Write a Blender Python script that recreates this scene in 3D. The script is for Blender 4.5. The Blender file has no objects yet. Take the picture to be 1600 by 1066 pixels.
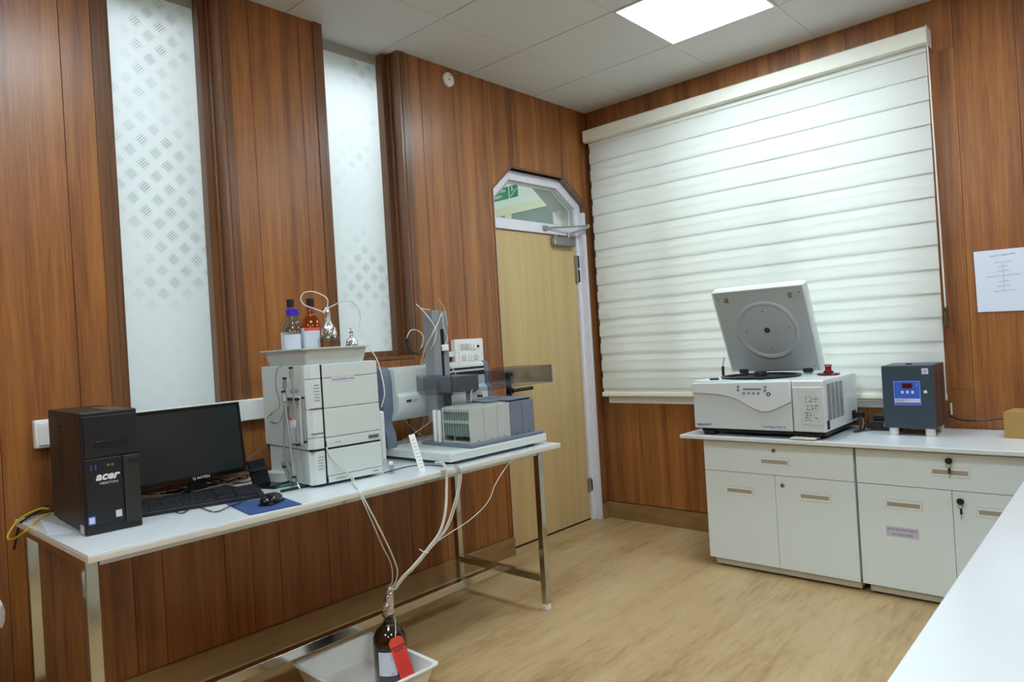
import bpy, bmesh, math, random
from mathutils import Vector, Matrix
random.seed(7)
PI = math.pi
SC = bpy.context.scene
COL = SC.collection

# ---------------------------------------------------------------- camera
CAM = Vector((2.9335, -4.1482, 1.3117))
RX = Vector((0.737957998, 0.672161344, -0.060142500))
RY = Vector((0.044624294, 0.040321826, 0.998189773))
RY2 = RY
FW = Vector((-0.673369635, 0.739305943, 0.000238912))
FPX = 1087.195
cam_data = bpy.data.cameras.new('camera')
cam_data.sensor_width = 36.0
cam_data.lens = FPX * 36.0 / 1600.0
cam_data.clip_start = 0.05
cam = bpy.data.objects.new('camera', cam_data)
COL.objects.link(cam)
_r = RX.normalized(); _f = FW.normalized(); _u = _r.cross(_f).normalized()
M4 = Matrix(((_r.x, _u.x, -_f.x, CAM.x), (_r.y, _u.y, -_f.y, CAM.y), (_r.z, _u.z, -_f.z, CAM.z), (0, 0, 0, 1)))
cam.matrix_world = M4
SC.camera = cam

def P(u, v, x=None, y=None, z=None):
    """point of the room seen at photo pixel (u, v) on a known plane"""
    d = _r * ((u - 800) / FPX) - _u * ((v - 533) / FPX) + _f
    i, w = [(i, w) for i, w in enumerate((x, y, z)) if w is not None][0]
    return CAM + d * ((w - CAM[i]) / d[i])

# ---------------------------------------------------------------- world, exposure
world = bpy.data.worlds.new('daylight')
SC.world = world
world.use_nodes = True
world.node_tree.nodes['Background'].inputs[0].default_value = (0.86, 0.95, 1.0, 1)
world.node_tree.nodes['Background'].inputs[1].default_value = 2.1
SC.view_settings.view_transform = 'Standard'
SC.view_settings.look = 'None'
SC.view_settings.exposure = 0.36
SC.view_settings.gamma = 1.0
SC.view_settings.use_curve_mapping = False
SC.cycles.transparent_max_bounces = 32
SC.cycles.max_bounces = 10
SC.cycles.diffuse_bounces = 6
LAMP = 19.0          # radiance of the ceiling panels
CORRIDOR_LAMP = 27.0
H = 2.926            # ceiling height

# ---------------------------------------------------------------- materials
def lin(c):
    return tuple(((v / 255) / 12.92 if v / 255 <= 0.04045 else ((v / 255 + 0.055) / 1.055) ** 2.4) for v in c)

def new_mat(name):
    m = bpy.data.materials.new(name)
    m.use_nodes = True
    nt = m.node_tree
    return m, nt, nt.nodes['Principled BSDF'], nt.nodes['Material Output']

def node(nt, typ, **kw):
    n = nt.nodes.new(typ)
    for k, v in kw.items():
        if k == 'inp':
            for a, b in v.items():
                n.inputs[a].default_value = b
        else:
            setattr(n, k, v)
    return n

def plain(name, rgb, rough=0.5, metal=0.0, vary=0.04, scale=18.0, bump=0.0, coat=0.0, spec=0.5):
    """procedural surface: base colour with a faint noise mottling"""
    m, nt, b, o = new_mat(name)
    c = lin(rgb)
    tc = node(nt, 'ShaderNodeTexCoord')
    nz = node(nt, 'ShaderNodeTexNoise', inp={'Scale': scale, 'Detail': 4.0})
    nt.links.new(tc.outputs['Object'], nz.inputs['Vector'])
    mx = node(nt, 'ShaderNodeMix', data_type='RGBA')
    mx.inputs['A'].default_value = tuple(v * (1 - vary) for v in c) + (1,)
    mx.inputs['B'].default_value = tuple(min(1, v * (1 + vary)) for v in c) + (1,)
    nt.links.new(nz.outputs['Fac'], mx.inputs['Factor'])
    nt.links.new(mx.outputs['Result'], b.inputs['Base Color'])
    b.inputs['Roughness'].default_value = rough
    b.inputs['Metallic'].default_value = metal
    b.inputs['Specular IOR Level'].default_value = spec
    b.inputs['Coat Weight'].default_value = coat
    if bump:
        bp = node(nt, 'ShaderNodeBump', inp={'Strength': bump, 'Distance': 0.002})
        nt.links.new(nz.outputs['Fac'], bp.inputs['Height'])
        nt.links.new(bp.outputs['Normal'], b.inputs['Normal'])
    return m

def wood(name, stops, rough=0.3, grain_axis=2, hscale=26.0, vscale=0.9, contrast=1.0, rough_var=0.1, coat=0.0):
    m, nt, b, o = new_mat(name)
    geo = node(nt, 'ShaderNodeNewGeometry')
    oi = node(nt, 'ShaderNodeObjectInfo')
    sc = [hscale] * 3
    sc[grain_axis] = vscale
    mp = node(nt, 'ShaderNodeMapping')
    mp.inputs['Scale'].default_value = sc
    nt.links.new(geo.outputs['Position'], mp.inputs['Vector'])
    rnd = node(nt, 'ShaderNodeMath', operation='MULTIPLY', inp={1: 7.0})
    nt.links.new(oi.outputs['Random'], rnd.inputs[0])
    add = node(nt, 'ShaderNodeVectorMath', operation='ADD')
    nt.links.new(mp.outputs[0], add.inputs[0])
    nt.links.new(rnd.outputs[0], add.inputs[1])
    # broad bands bending slowly + fine pores
    n1 = node(nt, 'ShaderNodeTexNoise', inp={'Scale': 0.55, 'Detail': 5.0, 'Roughness': 0.62, 'Distortion': 0.35})
    n2 = node(nt, 'ShaderNodeTexNoise', inp={'Scale': 5.0, 'Detail': 3.0, 'Roughness': 0.7})
    nt.links.new(add.outputs[0], n1.inputs['Vector'])
    nt.links.new(add.outputs[0], n2.inputs['Vector'])
    mixf = node(nt, 'ShaderNodeMix', data_type='FLOAT')
    mixf.inputs['Factor'].default_value = 0.34
    nt.links.new(n1.outputs['Fac'], mixf.inputs['A'])
    nt.links.new(n2.outputs['Fac'], mixf.inputs['B'])
    cr = node(nt, 'ShaderNodeValToRGB')
    el = cr.color_ramp.elements
    el[0].position = stops[0][0]; el[0].color = lin(stops[0][1]) + (1,)
    el[1].position = stops[-1][0]; el[1].color = lin(stops[-1][1]) + (1,)
    for p, c in stops[1:-1]:
        e = el.new(p); e.color = lin(c) + (1,)
    nt.links.new(mixf.outputs['Result'], cr.inputs['Fac'])
    nt.links.new(cr.outputs['Color'], b.inputs['Base Color'])
    b.inputs['Roughness'].default_value = rough
    b.inputs['Coat Weight'].default_value = coat
    b.inputs['Coat Roughness'].default_value = 0.28
    bp = node(nt, 'ShaderNodeBump', inp={'Strength': 0.06, 'Distance': 0.001})
    nt.links.new(n2.outputs['Fac'], bp.inputs['Height'])
    nt.links.new(bp.outputs['Normal'], b.inputs['Normal'])
    return m

MAT = {}
MAT['wood'] = wood('walnut_board', [(0.28, (82, 44, 21)), (0.42, (126, 76, 38)), (0.55, (158, 100, 50)), (0.72, (182, 124, 66))], rough=0.36, coat=0.25)
MAT['wood_trim'] = wood('walnut_trim', [(0.3, (84, 54, 34)), (0.55, (124, 84, 54)), (0.75, (150, 104, 66))], rough=0.3)
MAT['floor'] = wood('oak_vinyl', [(0.30, (120, 90, 56)), (0.40, (166, 136, 94)), (0.52, (188, 160, 118)), (0.70, (202, 178, 138))], rough=0.40, grain_axis=1, hscale=10.0, vscale=1.6)
MAT['skirting'] = wood('skirting_tile', [(0.25, (118, 88, 54)), (0.5, (146, 116, 76)), (0.75, (164, 134, 92))], rough=0.22, grain_axis=1, hscale=8.0, vscale=2.0)
MAT['skirting_x'] = wood('skirting_tile_far', [(0.25, (118, 88, 54)), (0.5, (146, 116, 76)), (0.75, (164, 134, 92))], rough=0.22, grain_axis=0, hscale=8.0, vscale=2.0)
MAT['cream_frame'] = plain('cream_frame', (222, 222, 190), 0.5)
MAT['sheet'] = plain('laminated_sheet', (206, 214, 214), 0.2)
MAT['fitting'] = plain('steel_fitting', (172, 174, 172), 0.3, metal=0.45)
MAT['door'] = wood('door_laminate', [(0.25, (182, 156, 108)), (0.5, (200, 174, 124)), (0.75, (212, 188, 138))], rough=0.4, hscale=22.0, vscale=0.7)
MAT['door_white'] = plain('chipped_white_paint', (226, 226, 236), 0.4, vary=0.06, bump=0.2)
MAT['ceiling'] = plain('ceiling_tile', (212, 214, 212), 0.85, vary=0.02, scale=60, bump=0.1)
MAT['grid'] = plain('ceiling_grid', (212, 212, 210), 0.5)
MAT['plaster'] = plain('plaster', (170, 172, 166), 0.8)
MAT['corridor_wall'] = plain('corridor_wall', (226, 232, 226), 0.7)
MAT['laminate'] = plain('white_laminate', (222, 228, 233), 0.16, vary=0.015, scale=5)
MAT['edge'] = plain('worn_edge_band', (214, 212, 200), 0.5, vary=0.1, scale=30)
MAT['cabinet'] = plain('cabinet_board', (230, 242, 245), 0.34, vary=0.012, scale=4)
MAT['cab_dark'] = plain('cabinet_shadow_gap', (176, 180, 176), 0.5)
MAT['plinth'] = plain('cabinet_plinth', (190, 184, 166), 0.4)
MAT['handle'] = plain('handle_frame', (240, 244, 244), 0.3)
MAT['recess'] = plain('handle_recess', (172, 166, 148), 0.5)
MAT['steel'] = plain('polished_steel', (196, 194, 186), 0.13, metal=1.0, vary=0.03)
MAT['satin'] = plain('satin_metal', (170, 172, 170), 0.32, metal=1.0)
MAT['rubber'] = plain('black_rubber', (20, 20, 21), 0.7)
MAT['cap_white'] = plain('white_plastic_cap', (225, 225, 222), 0.45)
MAT['black'] = plain('black_plastic', (24, 26, 30), 0.42)
MAT['black_case'] = plain('black_painted_case', (38, 36, 34), 0.5)
MAT['black_gloss'] = plain('black_gloss', (16, 18, 22), 0.15)
MAT['screen'] = plain('switched_off_screen', (38, 46, 46), 0.25)
MAT['key'] = plain('key_cap', (44, 47, 53), 0.45)
MAT['blue_pad'] = plain('blue_mat_cloth', (50, 74, 128), 0.8, bump=0.3, scale=300)
MAT['hplc'] = plain('instrument_beige', (204, 213, 210), 0.42, vary=0.015)
MAT['hplc_strip'] = plain('instrument_panel', (210, 219, 218), 0.4, vary=0.015)
MAT['tray'] = plain('tray_plastic', (200, 207, 202), 0.4)
MAT['white_plastic'] = plain('white_plastic', (235, 237, 236), 0.35, vary=0.01)
MAT['bluegrey'] = plain('blue_grey_plastic', (112, 122, 142), 0.4)
MAT['greyplastic'] = plain('light_grey_plastic', (186, 192, 190), 0.42)
MAT['tower'] = plain('grey_anodised_column', (138, 144, 150), 0.35)
MAT['centri'] = plain('centrifuge_shell', (218, 226, 228), 0.3, vary=0.01)
MAT['centri2'] = plain('centrifuge_front', (208, 217, 220), 0.32, vary=0.01)
MAT['lid'] = plain('centrifuge_lid_liner', (178, 188, 192), 0.42, vary=0.015)
MAT['stab'] = plain('stabilizer_paint', (52, 68, 80), 0.38)
MAT['stab_side'] = plain('stabilizer_brown_side', (84, 66, 62), 0.35)
MAT['panel_blue'] = plain('blue_control_film', (52, 98, 196), 0.35)
MAT['red_lcd'] = plain('dark_red_display', (70, 18, 24), 0.2)
MAT['ink_blue'] = plain('blue_ink', (64, 60, 150), 0.5)
MAT['ink'] = plain('dark_ink', (60, 62, 80), 0.6)
MAT['ink_grey'] = plain('grey_ink', (130, 136, 150), 0.6)
MAT['ink_white'] = plain('white_print', (226, 228, 230), 0.5)
MAT['label_lav'] = plain('lavender_label', (206, 204, 224), 0.6)
MAT['paper'] = plain('paper', (216, 224, 240), 0.7, vary=0.01)
MAT['card'] = plain('cardboard', (170, 134, 78), 0.8, bump=0.15)
MAT['red'] = plain('red_anodised', (176, 34, 24), 0.25, metal=0.4)
MAT['red_paper'] = plain('red_tag_paper', (244, 74, 64), 0.6)
MAT['orange_label'] = plain('orange_red_print', (226, 96, 70), 0.6)
MAT['blue_cap'] = plain('blue_cap', (58, 40, 190), 0.35)
MAT['yellow'] = plain('yellow_cable', (196, 176, 40), 0.45)
MAT['green'] = plain('green_sign', (24, 136, 92), 0.5)
MAT['green_pen'] = plain('teal_plastic', (30, 120, 104), 0.4)
MAT['sign_red'] = plain('sign_red', (200, 74, 92), 0.5)
MAT['blue_bag'] = plain('blue_bag', (40, 110, 200), 0.5)
MAT['blind'] = None
MAT['foil'] = plain('aluminium_foil', (214, 216, 220), 0.22, metal=1.0, vary=0.1, scale=120, bump=0.9)
MAT['cable_grey'] = plain('grey_cable', (120, 112, 100), 0.5)
MAT['clear_tube'] = plain('translucent_tubing', (206, 206, 198), 0.25)
MAT['white_tube'] = plain('white_tubing', (224, 222, 214), 0.35)
MAT['lcd'] = plain('lcd_grey', (134, 146, 144), 0.3)
MAT['lid_rim'] = plain('centrifuge_rotor_bowl', (26, 30, 36), 0.3)

def glass_mat(name, rgb, rough=0.02, ior=1.1, alpha_mix=0.75, spec_rough=0.05):
    """thin clear material: transparent tinted body with a glossy reflection"""
    m, nt, b, o = new_mat(name)
    tr = node(nt, 'ShaderNodeBsdfTransparent'); tr.inputs[0].default_value = lin(rgb) + (1,)
    gl = node(nt, 'ShaderNodeBsdfGlossy'); gl.inputs[1].default_value = spec_rough
    lw = node(nt, 'ShaderNodeLayerWeight'); lw.inputs[0].default_value = 0.5
    pw = node(nt, 'ShaderNodeMath', operation='POWER', inp={1: 4.0}); nt.links.new(lw.outputs['Facing'], pw.inputs[0])
    fr = node(nt, 'ShaderNodeMath', operation='MULTIPLY_ADD', inp={1: 0.7, 2: (ior - 1) * 0.09}); nt.links.new(pw.outputs[0], fr.inputs[0])
    mx = node(nt, 'ShaderNodeMixShader')
    nt.links.new(fr.outputs[0], mx.inputs[0]); nt.links.new(tr.outputs[0], mx.inputs[1]); nt.links.new(gl.outputs[0], mx.inputs[2])
    nt.links.new(mx.outputs[0], o.inputs['Surface'])
    nt.nodes.remove(b)
    return m
MAT['clear'] = glass_mat('clear_glass', (232, 238, 238), ior=1.4)
MAT['pane'] = glass_mat('window_glass', (243, 246, 245), ior=1.45)
MAT['smoke'] = glass_mat('smoked_acrylic', (226, 226, 230), ior=1.45)
MAT['amber'] = glass_mat('amber_glass', (244, 198, 124), ior=1.4)
MAT['amber_dark'] = plain('dark_amber_glass', (34, 18, 8), 0.06, coat=0.6)
MAT['amber_body'] = plain('amber_glass_full', (58, 36, 18), 0.1, coat=0.4)
MAT['rack_clear'] = glass_mat('rack_window_film', (232, 238, 236), ior=1.3)

def emit_mat(name, rgb, strength):
    m, nt, b, o = new_mat(name)
    e = node(nt, 'ShaderNodeEmission'); e.inputs[0].default_value = rgb + (1,); e.inputs[1].default_value = strength
    nt.links.new(e.outputs[0], o.inputs['Surface']); nt.nodes.remove(b)
    return m
MAT['lamp'] = emit_mat('led_diffuser', (0.81, 0.95, 1.0), LAMP)
MAT['corridor_lamp'] = emit_mat('corridor_led', (0.90, 0.96, 1.0), CORRIDOR_LAMP)

def fabric_mat():
    m, nt, b, o = new_mat('blind_fabric')
    tc = node(nt, 'ShaderNodeTexCoord')
    nz = node(nt, 'ShaderNodeTexNoise', inp={'Scale': 400.0})
    nt.links.new(tc.outputs['Object'], nz.inputs['Vector'])
    tl = node(nt, 'ShaderNodeBsdfTranslucent'); tl.inputs[0].default_value = lin((242, 244, 240)) + (1,)
    b.inputs['Base Color'].default_value = lin((243, 245, 243)) + (1,)
    b.inputs['Roughness'].default_value = 0.6
    bp = node(nt, 'ShaderNodeBump', inp={'Strength': 0.1, 'Distance': 0.0005})
    nt.links.new(nz.outputs['Fac'], bp.inputs['Height']); nt.links.new(bp.outputs['Normal'], b.inputs['Normal'])
    mx = node(nt, 'ShaderNodeMixShader'); mx.inputs[0].default_value = 0.42
    nt.links.new(b.outputs[0], mx.inputs[1]); nt.links.new(tl.outputs[0], mx.inputs[2])
    nt.links.new(mx.outputs[0], o.inputs['Surface'])
    return m
MAT['blind'] = fabric_mat()
MAT['blind_rail'] = plain('blind_headrail', (232, 233, 220), 0.5)

def frosted_mat():
    """frosted film with groups of short slanted strokes, lit from the corridor behind"""
    m, nt, b, o = new_mat('frosted_film')
    L = nt.links
    geo = node(nt, 'ShaderNodeNewGeometry')
    sp = node(nt, 'ShaderNodeSeparateXYZ'); L.new(geo.outputs['Position'], sp.inputs[0])
    def mth(op, a, bb=None, c=None):
        n = node(nt, 'ShaderNodeMath', operation=op)
        for i, v in enumerate((a, bb, c)):
            if v is None: continue
            if isinstance(v, (int, float)): n.inputs[i].default_value = v
            else: L.new(v, n.inputs[i])
        return n.outputs[0]
    k = 0.7071 / 0.0707
    p = mth('MULTIPLY', mth('ADD', sp.outputs['Y'], sp.outputs['Z']), k)
    q = mth('MULTIPLY', mth('SUBTRACT', sp.outputs['Z'], sp.outputs['Y']), k)
    cp, cq = mth('FLOOR', p), mth('FLOOR', q)
    par = mth('ABSOLUTE', mth('MODULO', mth('ADD', cp, cq), 2.0))
    fp = mth('SUBTRACT', mth('SUBTRACT', p, cp), 0.5)
    fq = mth('SUBTRACT', mth('SUBTRACT', q, cq), 0.5)
    # long / short axis swap with parity
    def sel(a, c): return mth('ADD', mth('MULTIPLY', a, mth('SUBTRACT', 1.0, par)), mth('MULTIPLY', c, par))
    lo, sh = sel(fp, fq), sel(fq, fp)
    inl = mth('LESS_THAN', mth('ABSOLUTE', lo), 0.27)
    ins = mth('LESS_THAN', mth('ABSOLUTE', sh), 0.27)
    st = mth('FRACT', mth('ADD', mth('MULTIPLY', sh, 7.4), 0.15))
    ln = mth('LESS_THAN', st, 0.26)
    nz = node(nt, 'ShaderNodeTexNoise', inp={'Scale': 2.2, 'Detail': 2.0}); L.new(geo.outputs['Position'], nz.inputs['Vector'])
    glare_fade = mth('MAXIMUM', mth('MINIMUM', mth('MULTIPLY', mth('SUBTRACT', nz.outputs['Fac'], 0.49), 6.0), 0.9), 0.05)  # patchy stroke strength: backlight washing the strokes out is put into the colour
    mask = mth('MULTIPLY', mth('MULTIPLY', mth('MULTIPLY', inl, ins), ln), glare_fade)
    mix = node(nt, 'ShaderNodeMix', data_type='RGBA')
    mix.inputs['A'].default_value = lin((240, 244, 246)) + (1,)
    mix.inputs['B'].default_value = lin((140, 150, 150)) + (1,)
    L.new(mask, mix.inputs['Factor'])
    L.new(mix.outputs['Result'], b.inputs['Base Color'])
    b.inputs['Roughness'].default_value = 0.35
    tl = node(nt, 'ShaderNodeBsdfTranslucent'); L.new(mix.outputs['Result'], tl.inputs[0])
    mx = node(nt, 'ShaderNodeMixShader'); mx.inputs[0].default_value = 0.55
    L.new(b.outputs[0], mx.inputs[1]); L.new(tl.outputs[0], mx.inputs[2]); L.new(mx.outputs[0], o.inputs['Surface'])
    return m
MAT['frost'] = frosted_mat()

# ---------------------------------------------------------------- builders
class MB:
    def __init__(s): s.bm = bmesh.new()
    def box(s, x0, x1, y0, y1, z0, z1):
        if x0 > x1: x0, x1 = x1, x0
        if y0 > y1: y0, y1 = y1, y0
        if z0 > z1: z0, z1 = z1, z0
        v = [s.bm.verts.new(c) for c in ((x0, y0, z0), (x1, y0, z0), (x1, y1, z0), (x0, y1, z0), (x0, y0, z1), (x1, y0, z1), (x1, y1, z1), (x0, y1, z1))]
        for f in ((0, 3, 2, 1), (4, 5, 6, 7), (0, 1, 5, 4), (1, 2, 6, 5), (2, 3, 7, 6), (3, 0, 4, 7)):
            s.bm.faces.new([v[i] for i in f])
        return s
    def prism(s, pts, d0, d1, axis='x'):
        """polygon pts in the plane across `axis`, extruded d0..d1"""
        def mk(a, b, d):
            return {'x': (d, a, b), 'y': (a, d, b), 'z': (a, b, d)}[axis]
        n = len(pts)
        A = [s.bm.verts.new(mk(a, b, d0)) for a, b in pts]
        B = [s.bm.verts.new(mk(a, b, d1)) for a, b in pts]
        s.bm.faces.new(A[::-1]); s.bm.faces.new(B)
        for i in range(n):
            s.bm.faces.new((A[i], A[(i + 1) % n], B[(i + 1) % n], B[i]))
        return s
    def lathe(s, prof, c=(0, 0, 0), axis='z', seg=28):
        """prof: list of (radius, height)"""
        c = Vector(c)
        rings = []
        for r, h in prof:
            ring = []
            if r < 1e-6:
                p = {'z': (0, 0, h), 'x': (h, 0, 0), 'y': (0, h, 0)}[axis]
                ring = [s.bm.verts.new(c + Vector(p))]
            else:
                for i in range(seg):
                    a = 2 * PI * i / seg
                    ca, sa = r * math.cos(a), r * math.sin(a)
                    p = {'z': (ca, sa, h), 'x': (h, ca, sa), 'y': (sa, h, ca)}[axis]
                    ring.append(s.bm.verts.new(c + Vector(p)))
            rings.append(ring)
        for A, B in zip(rings, rings[1:]):
            for i in range(seg):
                j = (i + 1) % seg
                if len(A) == 1 and len(B) == 1: continue
                if len(A) == 1: s.bm.faces.new((A[0], B[i], B[j]))
                elif len(B) == 1: s.bm.faces.new((A[i], A[j], B[0]))
                else: s.bm.faces.new((A[i], A[j], B[j], B[i]))
        return s
    def cyl(s, c, r, h, axis='z', seg=20, r2=None):
        r2 = r if r2 is None else r2
        return s.lathe([(0, 0), (r, 0), (r2, h), (0, h)], c, axis, seg)
    def tube(s, pts, r, seg=8, smooth=6, r_end=None):
        pts = [Vector(p) for p in pts]
        if smooth and len(pts) > 2:
            out = []
            E = [pts[0] * 2 - pts[1]] + pts + [pts[-1] * 2 - pts[-2]]
            for i in range(1, len(E) - 2):
                p0, p1, p2, p3 = E[i - 1:i + 3]
                for k in range(smooth):
                    t = k / smooth
                    out.append(0.5 * ((2 * p1) + (p2 - p0) * t + (2 * p0 - 5 * p1 + 4 * p2 - p3) * t * t + (3 * p1 - p0 - 3 * p2 + p3) * t ** 3))
            out.append(pts[-1]); pts = out
        n = len(pts); rings = []
        up = Vector((0.13, 0.21, 0.97))
        for i, p in enumerate(pts):
            t = (pts[min(i + 1, n - 1)] - pts[max(i - 1, 0)])
            if t.length < 1e-9: t = Vector((0, 0, 1))
            t.normalize()
            a = t.cross(up)
            if a.length < 1e-3: a = t.cross(Vector((1, 0, 0)))
            a.normalize(); b2 = t.cross(a); up = b2.cross(t) if False else (b2 * -1 if b2.dot(up) < 0 else b2)
            rr = r if r_end is None else r + (r_end - r) * i / (n - 1)
            rings.append([s.bm.verts.new(p + a * rr * math.cos(2 * PI * k / seg) + b2 * rr * math.sin(2 * PI * k / seg)) for k in range(seg)])
        for A, B in zip(rings, rings[1:]):
            best = min(range(seg), key=lambda o_: (A[0].co - B[o_].co).length)
            B[:] = B[best:] + B[:best]
            for i in range(seg):
                j = (i + 1) % seg
                s.bm.faces.new((A[i], A[j], B[j], B[i]))
        s.bm.faces.new(rings[0][::-1]); s.bm.faces.new(rings[-1])
        return s
    def ball(s, c, rx, ry=None, rz=None, seg=16):
        ry = rx if ry is None else ry; rz = rx if rz is None else rz
        m = Matrix.Translation(Vector(c)) @ Matrix.Diagonal((rx, ry, rz, 1))
        bmesh.ops.create_uvsphere(s.bm, u_segments=seg, v_segments=seg // 2 + 2, radius=1, matrix=m)
        return s
    def build(s, name, mat, parent=None, bevel=0, seg=2, smooth=None, label=None, kind=None, angle=35):
        bmesh.ops.recalc_face_normals(s.bm, faces=s.bm.faces[:])
        me = bpy.data.meshes.new(name)
        s.bm.to_mesh(me); s.bm.free()
        me.materials.append(MAT[mat] if isinstance(mat, str) else mat)
        o = bpy.data.objects.new(name, me)
        COL.objects.link(o)
        if parent is not None: o.parent = parent
        if smooth or bevel:
            for p in me.polygons: p.use_smooth = True
            me.set_sharp_from_angle(angle=math.radians(angle))
        if bevel:
            md = o.modifiers.new('bevel', 'BEVEL'); md.width = bevel; md.segments = seg; md.limit_method = 'ANGLE'; md.angle_limit = math.radians(40)
            md.harden_normals = True
        if label: o['label'] = label
        if kind: o['kind'] = kind
        return o

def bx(name, mat, parent, dims, bevel=0, label=None, kind=None, seg=2):
    return MB().box(*dims).build(name, mat, parent, bevel=bevel, label=label, kind=kind, seg=seg)

def thing(name, label, cat, loc=(0, 0, 0), rz=0.0, group=None):
    o = bpy.data.objects.new(name, None)
    o.empty_display_size = 0.05
    COL.objects.link(o)
    o.location = loc; o.rotation_euler = (0, 0, rz)
    o['label'] = label; o['category'] = cat
    if group: o['group'] = group
    return o

def tag(o, label, cat, group=None):
    o['label'] = label; o['category'] = cat
    if group: o['group'] = group
    return o

def struct(o):
    o['kind'] = 'structure'
    return o

def text(s, size, loc, face, mat, parent, name='lettering', align='LEFT', shear=0.0, spin=0.0, wide=1.0, bold=0.0):
    """flat lettering; face: '-y' reads from -y, '+x' reads from +x, 'm' = a rotation matrix"""
    cu = bpy.data.curves.new(name, 'FONT')
    cu.body = s; cu.size = size; cu.extrude = 0.0002; cu.align_x = align; cu.shear = shear
    cu.resolution_u = 2; cu.offset = bold; cu.space_line = 0.95
    cu.materials.append(MAT[mat])
    o = bpy.data.objects.new(name, cu)
    COL.objects.link(o)
    if isinstance(face, Matrix): rot = face
    elif face == '-y': rot = Matrix.Rotation(PI / 2, 4, 'X')
    elif face == '+x': rot = Matrix.Rotation(PI / 2, 4, 'Z') @ Matrix.Rotation(PI / 2, 4, 'X')
    elif face == '+z': rot = Matrix.Identity(4)
    o.matrix_world = Matrix.Translation(Vector(loc)) @ rot @ Matrix.Rotation(spin, 4, 'Z') @ Matrix.Diagonal((wide, 1, 1, 1))
    m = o.matrix_world.copy()
    if parent is not None:
        o.parent = parent
        o.matrix_basis = m
    me = bpy.data.meshes.new_from_object(o)
    mo = bpy.data.objects.new(name, me)
    COL.objects.link(mo)
    mo.parent = parent
    mo.matrix_basis = m
    bpy.data.objects.remove(o)
    mo.name = name
    return mo

def clone(o, parent=None):
    c = o.copy(); COL.objects.link(c); c.parent = parent
    return c
def clone_tree(o, parent=None):
    c = clone(o, parent)
    for ch in [k for k in bpy.data.objects if k.parent == o]:
        clone_tree(ch, c)
    return c
PI2 = PI / 2

# ================================================================= THE ROOM
RXW, RYB = 4.3, -6.0       # right wall, back wall
fl = struct(bx('floor', 'floor', None, (-0.3, RXW + 0.1, RYB - 0.1, 0.35, -0.08, 0)))

# ---- far wall (y = 0): carrier with a window opening, clad in 25 cm boards
WX0, WX1, WZ0, WZ1 = 0.16, 2.06, 0.93, 2.66
wf = MB().box(-0.3, WX0, 0.02, 0.2, 0, H + .1).box(WX1, RXW + .1, 0.02, 0.2, 0, H + .1).box(WX0, WX1, 0.02, 0.2, 0, WZ0).box(WX0, WX1, 0.02, 0.2, WZ1, H + .1)
wall_far = struct(wf.build('wall_far', 'plaster'))
def v_board(parent, fixed, a0, a1, z0, z1, face, mat='wood', th=0.02):
    g = 0.0005
    if face == '-y': d = (a0 + g, a1 - g, 0.0, th, z0, z1)
    else: d = (-th, 0.0, a0 + g, a1 - g, z0, z1)
    return bx('wall_board', mat, parent, d, bevel=0.0016, seg=1)
xs = [0.0, 0.02] + [0.268 + 0.2515 * i for i in range(17)]
xs = [x for x in xs if x < RXW] + [RXW]
for a, b in zip(xs[1:], xs[2:]):
    segs = []
    if b <= WX0 or a >= WX1: segs = [(a, b, 0.12, H)]
    else:
        segs = [(a, b, 0.12, WZ0), (a, b, WZ1, H)]
        if a < WX0: segs.append((a, WX0, WZ0, WZ1))
        if b > WX1: segs.append((WX1, b, WZ0, WZ1))
    for s_ in segs: v_board(wall_far, 0, s_[0], s_[1], s_[2], s_[3], '-y')
v_board(wall_far, 0, 0.0, 0.02, 0.12, H, '-y', 'wood_trim')
bf = MB().box(0.0, RXW, -0.014, 0.02, 0, 0.115).build('baseboard_far', 'skirting_x', None, bevel=0.002)
struct(bf)

# window behind the blind: aluminium frame with mullions and glass
w1 = struct(MB().box(WX0, WX1, 0.06, 0.12, WZ0, WZ0 + .05).box(WX0, WX1, 0.06, 0.12, WZ1 - .05, WZ1).box(WX0, WX0 + .05, 0.06, 0.12, WZ0, WZ1).box(WX1 - .05, WX1, 0.06, 0.12, WZ0, WZ1).build('window_1', 'door_white', None, bevel=0.003))
for k, xx in enumerate((0.62, 1.36)):
    bx('mullion', 'plaster', w1, (xx - 0.055, xx + 0.055, 0.055, 0.125, WZ0 + .05, WZ1 - .05), bevel=0.003)
for a, b in ((WX0 + .05, 0.565), (0.675, 1.305), (1.415, WX1 - .05)):
    bx('pane', 'pane', w1, (a, b, 0.09, 0.094, WZ0 + .05, WZ1 - .05))
bx('window_sill', 'white_plastic', w1, (0.07, 2.1, -0.012, 0.06, 0.828, 0.87), bevel=0.004)

# ---- left wall (x = 0)
LW = MB()
DY0, DY1 = -1.02, -0.062
SOF = [(-1.02, 2.255), (-0.832, 2.415), (-0.300, 2.415), (-0.062, 2.257)]
REC = [(-3.18, -2.70, 1.06), (-2.20, -1.70, 1.27)]   # recesses y0, y1, bottom
XB = -0.30
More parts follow.
